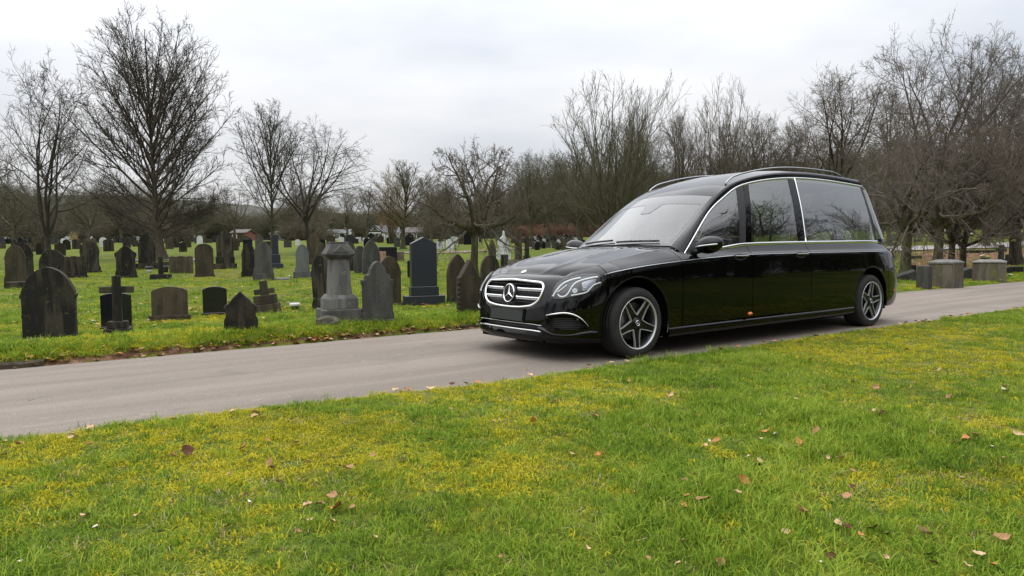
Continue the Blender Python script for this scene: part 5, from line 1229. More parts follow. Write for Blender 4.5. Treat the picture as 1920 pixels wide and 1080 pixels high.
# crowded far rows
SMALL = []
for i, (kd, w, h, sh) in enumerate((('segment', .62, .80, .86), ('gothic', .60, 1.0, .6), ('flat', .7, .62, .9), ('round', .62, .95, .68))): SMALL.append((kd, w, h, sh))
def far_rows():
    rr = np.random.default_rng(17); meshes = {}
    mats = [MS_GRANITE, MS_GRANITE, MS_BLACK, MS_BLACK, MS_BROWN, MS_GREY, MS_BROWN, MS_WHITE]
    for j, (kd, w, h, sh) in enumerate(SMALL):
        for q in range(len(mats)): meshes[(j, q)] = None
    def one(px, Z, label, group):
        j, q = int(rr.integers(0, 4)), int(rr.integers(0, len(mats)))
        if label[0] == '*': label = '%s %s %s' % (('polished black', 'polished black', 'sooty', 'sooty', 'brown', 'grey', 'dull brown', 'white')[q], ('curved-top', 'pointed', 'flat-topped', 'round-topped')[j], label[1:])
        if meshes[(j, q)] is None: kd, w, h, sh = SMALL[j]; meshes[(j, q)] = slab_mesh('small_headstone', kd, w, h, .10, sh, mats[q], 0)
        o = link(bpy.data.objects.new('small_headstone', meshes[(j, q)])); o.location = at_depth(px, Z); s = rr.uniform(.8, 1.2)*(.62 if Z < 75 and 990 < px < 1100 else .8 if Z > 60 else 1); o.scale = (s, s, s)
        o.rotation_euler = (rr.normal(0, .03), rr.normal(0, .03), GRAVE_YAW+rr.normal(0, .12)); tag(o, label, 'gravestone', group)
    ANCH = ((35, 'the overlapping pair at left'), (95, 'the large pointed stone'), (168, 'the tall flared stone'), (237, 'the pediment-topped stone'), (300, 'the tallest tree trunk'), (340, 'the low brown slab'), (384, 'the stout brown stone'), (423, 'the stepped pointed stone'), (466, 'the dark arched stone'), (495, 'the grey arched stone'), (567, 'the bluish arched stone'), (600, 'the finial stone'), (637, 'the pedestal'), (697, 'the broad arch stone'), (730, 'the bench tomb'), (795, 'the tall granite slab'), (888, 'the gnarled cherry'))
    for i in range(84): one(rr.uniform(998, 1092), rr.uniform(46, 74), '*headstone in the crowded rows above the bonnet', 'crowded small stones above the bonnet')
    for i in range(120): one(rr.uniform(-10, 470), rr.uniform(72, 98), '*headstone in the far rows behind the left trees', 'far small stones behind the left trees')
    for i in range(44): one(rr.uniform(640, 775), rr.uniform(66, 90), '*headstone in front of the far houses', 'far small stones by the houses')
    for i in range(9): one(rr.uniform(825, 905), rr.uniform(56, 70), '*marker on the far green slope', 'markers on the far green slope')
    for i in range(8): one(rr.uniform(1690, 1900), rr.uniform(46, 60), '*marker on the far bank at right', 'markers on the far right bank')
    for px, Z, l in ((80, 47, 'dark stone left of the forked tree trunk'), (115, 45, 'dark upright stone against the forked trunk'), (128, 56, 'stone right of the forked trunk'), (146, 58, 'small dark stone beyond the flared one'), (30, 60, 'broad dark stone far left'), (8, 62, 'dark stone at the far left margin'), (320, 56, 'dark leaning stone right of the big trunk'), (331, 60, 'slim dark stone beyond the low brown slab'), (196, 64, 'block stone between the two big trees'), (440, 52, 'small dark stone right of the stepped one'), (1075, 42, 'grey pointed stone by the screen pillar'), (1012, 66, 'brown stone left of the crowded rows')):
        one(px, Z, l, MID)
    for px, Z in ((60,52),(72,60),(178,58),(206,52),(240,60),(256,64),(345,50),(354,60),(424,58),(446,62),(466,58),(488,60),(505,54),(541,58),(560,64),(606,56),(622,60),(657,58),(690,54),(746,56),(768,60),(826,50),(845,46)):
        a, nm = min(ANCH, key=lambda t: abs(t[0]-px)); one(px, Z, '*headstone beyond and %s of %s' % ('left' if px < a else 'right', nm), 'stones behind the middle rows')
far_rows()
# stone kerb along the earth edge, far side of the road at left
def kerb():
    rr = np.random.default_rng(23); root = empty('kerb', (*road_to_world(-5, FAR_EDGE), 0)); tag(root, kind='structure')
    u = -9.0
    while u < 1.2:
        ln = rr.uniform(.55, 1.1)
        if u < -4.1 or rr.uniform() < .30:
            x, y = road_to_world(u+ln/2, FAR_EDGE-.10+rr.normal(0, .02)); nx = 7; P = []
            for i in range(nx):
                a = -ln/2+ln*i/(nx-1); hw = .075+rr.normal(0, .010); zt = rr.uniform(.045, .07)
                P.append([(a+rr.normal(0, .008), -hw, -.10), (a, -hw+rr.normal(0, .008), zt-.02), (a, -hw*.5, zt+rr.normal(0, .006)), (a, hw*.6, zt+rr.normal(0, .006)), (a, hw, zt-.02), (a, hw, -.10)])
            V = np.array(P).reshape(-1, 3); Fc = [tuple(f) for f in grid_faces(nx, 6)]+[tuple(range(6)), tuple(range((nx-1)*6, nx*6))]
            o = mobj('kerb_stone', V, Fc, MS_BROWN, root, smooth=False)
            o.location = (x-root.location.x, y-root.location.y, rr.normal(0, .008)); o.rotation_euler = (rr.normal(0, .06), rr.normal(0, .015), math.pi/2-YAW+rr.normal(0, .03))
        u += ln+.015
kerb()
# ================================================================ bare winter trees
def unit(a): return a/(np.linalg.norm(a, axis=-1, keepdims=True)+1e-12)
def grow(P, R, n, t0, t1, ang, ang_sd, length, m, trop, wig, rr0, rtip, rg, tpow=1.0, out=0.0):
    """children of every parent path; length(parent length, t, base point) -> child length; returns paths (N*n, m, 3) and radii"""
    Np, mp = P.shape[:2]
    seg = np.linalg.norm(np.diff(P, axis=1), axis=2).sum(1)
    t = t0+(t1-t0)*((np.arange(n)[None]+rg.uniform(0, 1, (Np, n)))/n)**tpow
    f = t*(mp-1); i = np.clip(np.floor(f).astype(int), 0, mp-2); s = (f-i)[..., None]; a = np.arange(Np)[:, None]
    base = P[a, i]*(1-s)+P[a, i+1]*s; tan = unit(P[a, i+1]-P[a, i]); rad = R[a, i]*(1-s[..., 0])+R[a, i+1]*s[..., 0]
    az = rg.uniform(0, 2*np.pi, (Np, 1))+np.arange(n)[None]*2.4+rg.normal(0, .5, (Np, n))
    ref = np.where(np.abs(tan[..., 2:3]) > .9, np.array([1., 0, 0]), np.array([0, 0, 1.])); A = unit(np.cross(tan, ref)); B = np.cross(A, tan)
    an = np.radians(ang(t) if callable(ang) else ang)+rg.normal(0, math.radians(ang_sd), (Np, n))
    d = tan*np.cos(an)[..., None]+(A*np.cos(az)[..., None]+B*np.sin(az)[..., None])*np.sin(an)[..., None]
    if out: h = base.copy(); h[..., 2] = 0; d = unit(d+out*unit(h+1e-6))
    L = length(seg[:, None], t, base)*rg.uniform(.72, 1.22, (Np, n))
    base, d, L, rad = base.reshape(-1, 3), d.reshape(-1, 3), L.ravel(), rad.ravel()
    Q = np.empty((len(base), m, 3)); Q[:, 0] = base
    for k in range(1, m):
        d = unit(d+np.array([0, 0, 1.])*(trop/(m-1))+rg.normal(0, wig, d.shape)); Q[:, k] = Q[:, k-1]+d*(L/(m-1))[:, None]
    r0 = np.maximum(rad*rr0, rtip*1.3); q = np.linspace(0, 1, m)[None]
    RR = r0[:, None]*(1-q)**.8+rtip*q**.5
    return Q, np.minimum(RR, r0[:, None])
def tubes(P, R, sides):
    N, m = P.shape[:2]; T = np.gradient(P, axis=1) if m > 2 else np.repeat((P[:, 1:]-P[:, :1]), 2, 1); T = unit(T)
    ref = np.where(np.abs(T[:, :1, 2:3]) > .8, np.array([1., 0, 0]), np.array([0, 0, 1.])); A = unit(np.cross(T, np.broadcast_to(ref, T.shape))); B = np.cross(A, T)
    a = np.linspace(0, 2*np.pi, sides, endpoint=False)
    V = P[:, :, None]+R[:, :, None, None]*(A[:, :, None]*np.cos(a)[:, None]+B[:, :, None]*np.sin(a)[:, None])
    Fc = (grid_faces(m, sides, True)[None]+(np.arange(N)*m*sides)[:, None, None]).reshape(-1, 4)
    return V.reshape(-1, 3), Fc
def join(parts):
    V, Fc, o = [], [], 0
    for v, f in parts: V.append(v); Fc.append(f+o); o += len(v)
    return np.concatenate(V), np.concatenate(Fc)
def wiggly(p0, d, L, m, trop, wig, r0, r1, rg, n=1):
    d = unit(np.asarray(d, float)).reshape(-1, 3); p = np.broadcast_to(np.asarray(p0, float), d.shape).copy(); Q = np.empty((len(d), m, 3)); Q[:, 0] = p; L = np.broadcast_to(L, (len(d),))
    for k in range(1, m): d = unit(d+np.array([0, 0, 1.])*(trop/(m-1))+rg.normal(0, wig, d.shape)); Q[:, k] = Q[:, k-1]+d*(L/(m-1))[:, None]
    q = np.linspace(0, 1, m)[None]; return Q, np.broadcast_to(np.asarray(r0).reshape(-1, 1), (len(d), 1))*(1-q)+np.asarray(r1).reshape(-1, 1)*q
def flare(Q, R, h): R = R.copy(); R[:, :] *= 1+.75*np.exp(-np.maximum(Q[..., 2], 0)/h); return R
def to_egg(b, d, zc, rx, rz):
    """distance from points b along directions d to the skin of an egg-shaped crown (height 1)"""
    k = np.array([1/rx, 1/rx, 1/rz]); o = (b-np.array([0, 0, zc]))*k; v = d*k
    A = (v*v).sum(-1); B = (o*v).sum(-1); Cc = (o*o).sum(-1)-1
    return np.where(Cc < 0, (-B+np.sqrt(np.maximum(B*B-A*Cc, 0)))/A, .03)
def tree_lime(seed, tw=.00043, n1=74, n2=12, n3=7, n4=3, egg=(.53, .335, .475), low=.085, high=.66, a0=84, a1=24, droop=.0, trunk=.0225):
    """leader with many long ascending limbs that end on an egg-shaped outline; height 1"""
    rg = np.random.default_rng(seed)
    T, TR = wiggly((0, 0, 0), (rg.normal(0, .02), 0, 1), .97, 18, .02, .014, [trunk], [.0012], rg)
    TR = TR*np.interp(np.linspace(0, 1, 18), [0, .12, .35, .6, 1], [1, .95, .55, .4, 1]); TR = flare(T, TR, .03)
    t = low+(high-low)*((np.arange(n1)+rg.uniform(0, 1, n1))/n1)**1.25; f = t*17; i = np.floor(f).astype(int); s = (f-i)[:, None]
    base = T[0, i]*(1-s)+T[0, i+1]*s; az = np.arange(n1)*2.4+rg.normal(0, .35, n1); u = (t-low)/(high-low)
    an = np.radians(a0+(a1-a0)*u**.7+rg.normal(0, 9, n1)); d = np.stack([np.cos(az)*np.sin(an), np.sin(az)*np.sin(an), np.cos(an)], 1)
    up = .55*(1-.5*u); dm = unit(d+np.array([0, 0, 1.])*up[:, None]*.45); L = to_egg(base, dm, *egg)*rg.uniform(.82, 1.03, n1)
    m = 11; L1 = np.empty((n1, m, 3)); L1[:, 0] = base; dd = d.copy()
    for k in range(1, m): dd = unit(dd+np.array([0, 0, 1.])*(up/(m-1))[:, None]+rg.normal(0, .055, d.shape)); L1[:, k] = L1[:, k-1]+dd*(L/(m-1))[:, None]
    q = np.linspace(0, 1, m)[None]; r0 = np.clip(.0048*L/.5, .0013, .0048)[:, None]*rg.uniform(.6, 1.15, (n1, 1)); R1 = r0*(1-q)**.9+tw*1.6
    L2, R2 = grow(L1, R1, n2, .22, .98, 36, 10, lambda L, t, b: L*.36*(1.1-.72*t), 6, .22-droop, .075, .50, tw*1.15, rg)
    L3, R3 = grow(L2, R2, n3, .15, 1., 32, 11, lambda L, t, b: L*.46*(1.1-.5*t), 4, .2-droop, .10, .6, tw, rg)
    L4, R4 = grow(L3, R3, n4, .2, 1., 32, 14, lambda L, t, b: L*.55, 3, .12, .12, .75, tw*.85, rg)
    return join([tubes(T, TR, 10), tubes(L1, R1, 5)]), join([tubes(L2, R2, 4), tubes(L3, R3, 3), tubes(L4, R4, 3)])
def tree_fork(seed, tw=.0006, stems=5, spread=32, fork=.16, n2=8, n3=7, n4=6, n5=0, wig=.10, trop=.5, arch=0., stem_len=.86, r2=.56, r3=.50, r4=.52, trunk=.030):
    """short trunk dividing into a few winding limbs"""
    rg = np.random.default_rng(seed); T, TR = wiggly((0, 0, 0), (rg.normal(0, .05), rg.normal(0, .05), 1), fork, 6, .0, .04, [trunk], [trunk*.8], rg); TR = flare(T, TR, .03)
    az = np.arange(stems)*2*np.pi/stems+rg.normal(0, .35, stems); an = np.radians(spread)*rg.uniform(.45, 1.25, stems); an[0] *= .3
    d = np.stack([np.cos(az)*np.sin(an), np.sin(az)*np.sin(an), np.cos(an)], 1)
    L1, R1 = wiggly(T[0, -2], d, stem_len*rg.uniform(.75, 1.08, stems), 16, trop, wig*.9, np.full(stems, trunk*.56), np.full(stems, tw*1.8), rg)
    L2, R2 = grow(L1, R1, n2, .12, .97, 48, 12, lambda L, t, b: L*r2*(1.15-.78*t), 11, trop*.7-arch, wig, .52, tw*1.4, rg)
    L3, R3 = grow(L2, R2, n3, .15, 1., 44, 13, lambda L, t, b: L*r3*(1.1-.6*t), 7, .25-arch, wig*1.15, .55, tw*1.15, rg)
    L4, R4 = grow(L3, R3, n4, .15, 1., 42, 15, lambda L, t, b: L*r4*(1.1-.5*t), 4, .12-arch*.6, wig*1.3, .6, tw, rg)
    parts = [tubes(L2, R2, 5), tubes(L3, R3, 3), tubes(L4, R4, 3)]
    if n5: L5, R5 = grow(L4, R4, n5, .2, 1., 40, 18, lambda L, t, b: L*.6, 3, .05, .16, .75, tw*.85, rg); parts.append(tubes(L5, R5, 3))
    return join([tubes(T, TR, 10), tubes(L1, R1, 7)]), join(parts)
def tree_shoots(seed, tw=.0006, stems=13, n2=12, n3=6, n4=3):
    """several upright stems from the ground, long whippy shoots"""
    rg = np.random.default_rng(seed); az = rg.uniform(0, 6.28, stems); an = np.radians(rg.uniform(3, 36, stems))
    d = np.stack([np.cos(az)*np.sin(an), np.sin(az)*np.sin(an), np.cos(an)], 1); p0 = np.stack([np.cos(az)*.03, np.sin(az)*.03, 0*az], 1)
    L1, R1 = wiggly(p0, d, rg.uniform(.70, 1., stems), 14, .35, .05, rg.uniform(.006, .011, stems), np.full(stems, .001), rg)
    L2, R2 = grow(L1, R1, n2, .08, .97, lambda t: 46-18*t, 10, lambda L, t, b: L*.44*(1.15-.75*t), 8, .50, .07, .5, tw*1.4, rg)
    L3, R3 = grow(L2, R2, n3, .12, 1., 32, 12, lambda L, t, b: L*.46*(1.1-.5*t), 5, .35, .09, .6, tw*1.1, rg)
    L4, R4 = grow(L3, R3, n4, .2, 1., 30, 14, lambda L, t, b: L*.55, 3, .2, .12, .7, tw*.85, rg)
    return tubes(L1, R1, 7), join([tubes(L2, R2, 4), tubes(L3, R3, 3), tubes(L4, R4, 3)])
def tree_dome(seed, tw=.00050, stems=9, fork=.27, egg=(.64, .42, .37), n2=9, n3=7, n4=5, n5=3, wig=.085, amax=62, trunk=.024, droop=0.):
    """clear bole, limbs fanning out to a rounded dome; height 1"""
    rg = np.random.default_rng(seed); T, TR = wiggly((0, 0, 0), (rg.normal(0, .04), rg.normal(0, .04), 1), fork+.10, 9, .0, .03, [trunk], [trunk*.6], rg); TR = flare(T, TR, .03)
    az = np.arange(stems)*2.4+rg.normal(0, .3, stems); an = np.radians(np.linspace(6, amax, stems)+rg.normal(0, 5, stems)); k0 = rg.integers(5, 9, stems)
    d = np.stack([np.cos(az)*np.sin(an), np.sin(az)*np.sin(an), np.cos(an)], 1); base = T[0, k0]; L = to_egg(base, d, *egg)*rg.uniform(.9, 1.06, stems); m = 14
    L1 = np.empty((stems, m, 3)); L1[:, 0] = base; dd = d.copy()
    for k in range(1, m): dd = unit(dd+np.array([0, 0, 1.])*(.28/(m-1))+rg.normal(0, wig, d.shape)); L1[:, k] = L1[:, k-1]+dd*(L/(m-1))[:, None]
    q = np.linspace(0, 1, m)[None]; R1 = trunk*.44*rg.uniform(.7, 1.1, (stems, 1))*(1-q)**.85+tw*1.6
    def lim(f):
        def g(Lp, t, b): return np.minimum(Lp*f*(1.15-.6*t), to_egg(b, unit(b-np.array([0, 0, egg[0]-.25])), *egg)+.05)
        return g
    L2, R2 = grow(L1, R1, n2, .18, .98, 44, 11, lim(.62), 9, .35-droop, wig*1.1, .52, tw*1.4, rg)
    L3, R3 = grow(L2, R2, n3, .15, 1., 42, 13, lim(.52), 6, .25-droop, wig*1.3, .55, tw*1.15, rg)
    L4, R4 = grow(L3, R3, n4, .15, 1., 40, 15, lambda L, t, b: L*.52*(1.1-.5*t), 4, .15-droop, wig*1.4, .6, tw, rg)
    L5, R5 = grow(L4, R4, n5, .2, 1., 38, 16, lambda L, t, b: L*.6, 3, .1, .14, .75, tw*.85, rg)
    return join([tubes(T, TR, 10), tubes(L1, R1, 6)]), join([tubes(L2, R2, 4), tubes(L3, R3, 3), tubes(L4, R4, 3), tubes(L5, R5, 3)])
def bark(name, c, c2, sc=14): return mat(name, c, rough=.9, spec=.2, noise=[(sc, 4, c2, .42, .66, (1, 1, .35))], bump=(30, .5, .03))
MB_DARK = bark('dark_bark', (.030,.027,.021), (.060,.055,.038)); MB_TRUNK = bark('trunk_bark', (.060,.048,.036), (.095,.080,.058)); MB_OLIVE = bark('olive_bark', (.060,.058,.036), (.10,.095,.058)); MB_BROWN = bark('brown_bark', (.062,.050,.040), (.105,.085,.066)); MB_MOSS = bark('mossy_bark', (.045,.040,.026), (.085,.085,.035), 6)
MT_DARK = mat('dark_twigs', (.072,.063,.052), rough=.9, spec=.15); MT_OLIVE = mat('olive_twigs', (.105,.098,.062), rough=.9, spec=.15); MT_BROWN = mat('brown_twigs', (.118,.099,.076), rough=.9, spec=.15); MT_PINK = mat('greybrown_twigs', (.132,.112,.092), rough=.9, spec=.15); MT_STRAW = mat('straw_stems', (.42,.34,.16), rough=.9, spec=.1); MT_GOLD = mat('golden_twigs', (.19,.125,.055), rough=.9, spec=.15)
ARCH = {}
def archetype(key, pair):
    (tv, tf), (cv, cf) = pair; ztop = np.percentile(cv[:, 2], 99.7)
    r = np.percentile(np.hypot(cv[:, 0], cv[:, 1]), 97)
    ARCH[key] = (new_mesh('trunk', tv/ztop, tf, None), new_mesh('crown', cv/ztop, cf, None), r/ztop)
archetype('lime', tree_lime(101))
archetype('open', tree_fork(112, .00055, 5, 36, .14, 8, 7, 6, 2, .10, .60, trunk=.020))
archetype('upright', tree_lime(103, .0005, 34, 9, 6, 3, (.60, .30, .40), .16, .72, 62, 14, .12, .017))
archetype('arching', tree_dome(117, .00055, 8, .22, (.60, .50, .42), 8, 7, 6, 0, .09, 66, droop=.40))
archetype('cherry', tree_fork(122, .0011, 5, 48, .24, 8, 7, 6, 2, .17, .48, stem_len=.78, trunk=.026))
archetype('tangle', tree_fork(129, .00085, 6, 56, .30, 9, 8, 6, 2, .16, .25, arch=.22, stem_len=.70, trunk=.036))
archetype('shoots', tree_shoots(131))
archetype('round', tree_dome(141))
archetype('dome', tree_dome(149, .0005, 11, .24, (.62, .46, .39), 9, 7, 5, 3, .10, 70))
_cm = {}
def arch_mesh(mesh, m):
    k = (mesh.name, m.name)
    if k not in _cm:
        c = mesh.copy(); c.materials.clear(); c.materials.append(m); _cm[k] = c
    return _cm[k]
def tree(label, kind, px, depth, top, halfw, bk, tw, rz=0., group=None, name='bare_tree', ymul=1., lean=(0, 0), xy=None):
    """top: row of the photograph its tip reaches; halfw: half the crown width in photo pixels"""
    p = at_depth(px, depth) if xy is None else np.array([xy[0], xy[1], float(ground_z(*xy))])
    d0 = p-CAM_O; base_row = 540-CAM_F*(d0@CAM_UP)/(d0@CAM_FW)
    H_ = (base_row-top)*depth/CAM_F if xy is None else top; W = halfw*depth/CAM_F if xy is None else halfw
    t, c, r = ARCH[kind]; s = W/(r*1.0)
    root = empty(name, p-np.array([0, 0, .05])); root.rotation_euler = (math.radians(lean[0]), math.radians(lean[1]), rz); root.scale = (s, s*ymul, H_)
    tag(root, label, 'tree', group)
    link(bpy.data.objects.new('trunk', arch_mesh(t, bk)), root); link(bpy.data.objects.new('crown', arch_mesh(c, tw)), root)
    return root
BL = 'bare trees across the cemetery'
tree('open bare tree with forked dark trunk at the far left', 'open', 93, 41, 112, 118, MB_DARK, MT_DARK, .6, BL)
tree('tallest bare tree with a broad egg-shaped crown, left of centre', 'lime', 300, 38, 46, 139, MB_TRUNK, MT_DARK, 0, BL)
tree('slim upright bare tree right of the tall egg-shaped one', 'upright', 513, 44, 190, 82, MB_OLIVE, MT_DARK, .3, BL)
tree('rounded bare tree with arching limbs behind the pedestal', 'arching', 583, 43, 222, 110, MB_DARK, MT_DARK, .8, BL)
tree('short olive bare tree standing behind the tall black slab', 'upright', 757, 50, 300, 78, MB_MOSS, MT_OLIVE, 2.1, BL)
tree('golden-brown twiggy tree left of the cherry', 'shoots', 733, 66, 312, 44, MB_OLIVE, MT_GOLD, 1.1, BL)
tree('gnarled cherry tree with winding limbs, left of the bonnet', 'tangle', 888, 24, 266, 112, MB_MOSS, MT_BROWN, 2.5, BL)
tree('pale rounded tree behind the white headstone', 'round', 998, 56, 283, 62, MB_MOSS, MT_OLIVE, .2, BL)
tree('broad bushy tree with upright shoots above the bonnet', 'shoots', 1148, 48, 146, 135, MB_OLIVE, MT_OLIVE, 0, BL)
tree('thin upright tree peeping above the right roof rail', 'shoots', 1340, 55, 152, 100, MB_OLIVE, MT_BROWN, 2.2, BL)
tree('dark fan-shaped tree above the rear of the roof', 'dome', 1568, 46, 136, 118, MB_DARK, MT_BROWN, 1.2, BL)
tree('tall pale-twigged tree at upper right', 'dome', 1757, 43, 60, 150, MB_BROWN, MT_PINK, 3.0, BL)
tree('tall pale-twigged tree at the right margin', 'round', 1868, 47, 84, 125, MB_BROWN, MT_PINK, 4.6, BL)
RT = 'low cherry trees by the chest tombs'
tree('low spreading cherry just behind the tail of the hearse', 'tangle', 1697, 21, 245, 135, MB_MOSS, MT_PINK, .4, RT)
tree('thick-trunked cherry behind the larger chest tomb', 'tangle', 1757, 24.5, 235, 125, MB_MOSS, MT_BROWN, 1.9, RT)
tree('cherry whose trunk stands close right of the thick-trunked one', 'cherry', 1784, 25.5, 250, 110, MB_MOSS, MT_PINK, 4.2, RT)
tree('thin leaning cherry above the gap between the chest tombs', 'cherry', 1805, 25, 262, 100, MB_DARK, MT_BROWN, .1, RT, lean=(0, 8))
tree('cherry with drooping twigs at the right edge', 'tangle', 1907, 27, 240, 125, MB_DARK, MT_BROWN, 3.3, RT)
BG = 'trees in the belt behind the graves'
k = 0
for px, Z, top, hw, kind, tw, where in ((-40,70,250,90,'round',MT_OLIVE,'at the left margin'), (30,84,352,70,'round',MT_OLIVE,'below the forked tree, left side'), (168,80,356,66,'arching',MT_OLIVE,'between the forked and the tallest tree'), (232,92,362,60,'round',MT_OLIVE,'left of the tallest trunk'),
    (372,78,358,64,'round',MT_OLIVE,'right of the tallest trunk'), (440,84,340,60,'arching',MT_BROWN,'left of the slim upright tree'), (652,74,345,58,'arching',MT_BROWN,'right of the arching tree'), (690,90,350,50,'upright',MT_OLIVE,'above the timbered house'), (810,64,330,55,'round',MT_BROWN,'left of the gnarled cherry'), (842,76,345,50,'upright',MT_OLIVE,'behind the gnarled cherry'),
    (935,72,335,56,'upright',MT_OLIVE,'right of the gnarled cherry'), (1030,64,288,60,'round',MT_OLIVE,'left of the bushy shoots'), (1085,58,262,70,'upright',MT_OLIVE,'above the right door mirror'), (1215,62,196,80,'shoots',MT_OLIVE,'above the windscreen'), (1282,60,210,80,'round',MT_BROWN,'above the left end of the far roof rail'),
    (1425,58,215,90,'round',MT_BROWN,'above the near roof rail'), (1490,56,225,90,'round',MT_BROWN,'above the middle of the roof'), (1520,50,255,95,'arching',MT_BROWN,'low over the rear roof'), (1668,40,230,100,'arching',MT_BROWN,'low behind the tail of the hearse'),
    (1660,60,165,100,'round',MT_PINK,'left of the tall pale pair'), (1935,52,110,110,'round',MT_PINK,'cut by the right edge'), (1850,38,225,110,'arching',MT_BROWN,'low behind the square chest tomb'), (1380,75,230,80,'round',MT_OLIVE,'far behind the roof'), (1170,74,235,80,'round',MT_OLIVE,'far behind the windscreen'), (2010,45,120,120,'round',MT_PINK,'beyond the right edge')):
    k += 1; tree('background tree '+where, kind, px, Z, top, hw, MB_OLIVE, tw, k*1.7, BG)
tree('pale yellow clump of dry stems beyond the flared stone', 'shoots', 141, 66, 432, 11, MB_OLIVE, MT_STRAW, .5, None, 'dry_stems')
# trees on the camera's side of the road, seen only mirrored in the hearse windows and paint
for i, (u, v, h, w, kind, where) in enumerate(((16,20,19,7.5,'round','front door window'), (24,17,17,6.5,'open','rear door window'), (31,23,20,8,'round','rear door window, right part'), (40,17,14,7,'shoots','large rear window'), (52,20,15,8,'arching','rear end of the large window'), (7,26,19,8,'open','front door paint'), (-4,28,17,8,'round','front fender'), (22,34,19,8,'round','rear door paint'), (40,32,18,9,'round','rear quarter paint'), (66,22,16,9,'round','rear bumper'), (-16,24,15,7,'arching','front bumper corner'), (-30,14,14,7,'round','headlight'), (-38,0,13,6,'round','grille chrome'), (-34,-14,13,6,'arching','far headlight'))):
    tree('tree across the lawn mirrored in the '+where, kind, 0, 20, h, w, MB_DARK, MT_DARK, i*1.3, 'trees behind the photographer', xy=road_to_world(u, v))
# far wood as one mass
FW = bpy.data.collections.new('far_wood_library')
for i, (kd, tw) in enumerate((('round', MT_OLIVE), ('arching', MT_OLIVE), ('upright', MT_BROWN), ('shoots', MT_OLIVE))):
    o = bpy.data.objects.new('w%d' % i, arch_mesh(ARCH[kd][1], tw)); FW.objects.link(o)
g2 = SCATTER.copy(); g2.name = 'scatter_wood'
for nd in g2.nodes:
    if nd.bl_idname == 'GeometryNodeCollectionInfo': nd.inputs['Collection'].default_value = FW
rg = np.random.default_rng(55); n = 520; pxs = rg.uniform(-250, 2200, n); Zs = rg.uniform(112, 240, n)
gap = (((pxs > 590) & (pxs < 815)) | ((pxs > 345) & (pxs < 545))) & (Zs < 218); pxs, Zs = np.concatenate([pxs[~gap], rg.uniform(330, 830, 150)]), np.concatenate([Zs[~gap], rg.uniform(222, 270, 150)]); n = len(pxs)
P = np.array([at_depth(a, b) for a, b in zip(pxs, Zs)]); sc = rg.uniform(9, 13.5, n)*np.where(pxs > 1000, 1.25, .95); P[:, 2] -= sc*.12
uv = np.stack([rg.uniform(-70, 150, 170), rg.uniform(42, 80, 170)], 1); xy = np.stack(road_to_world(uv[:, 0], uv[:, 1]), 1); P = np.concatenate([P, np.stack([xy[:, 0], xy[:, 1], ground_z(xy[:, 0], xy[:, 1])-1.5], 1)]); sc = np.concatenate([sc, rg.uniform(9, 13, 170)]); n = len(P)
me = bpy.data.meshes.new('far_wood'); me.vertices.add(n); me.vertices.foreach_set('co', P.astype(np.float32).ravel())
me.attributes.new('idx', 'INT', 'POINT').data.foreach_set('value', rg.integers(0, 4, n).astype(np.int32))
me.attributes.new('rot', 'FLOAT_VECTOR', 'POINT').data.foreach_set('vector', np.stack([0*sc, 0*sc, rg.uniform(0, 6.28, n)], 1).astype(np.float32).ravel())
me.attributes.new('scl', 'FLOAT_VECTOR', 'POINT').data.foreach_set('vector', np.stack([sc*1.25, sc*1.25, sc], 1).astype(np.float32).ravel()); me.update()
o = link(bpy.data.objects.new('far_wood', me)); o.modifiers.new('scatter', 'NODES').node_group = g2; tag(o, 'distant leafless woodland all round the cemetery', 'woodland', kind='stuff')
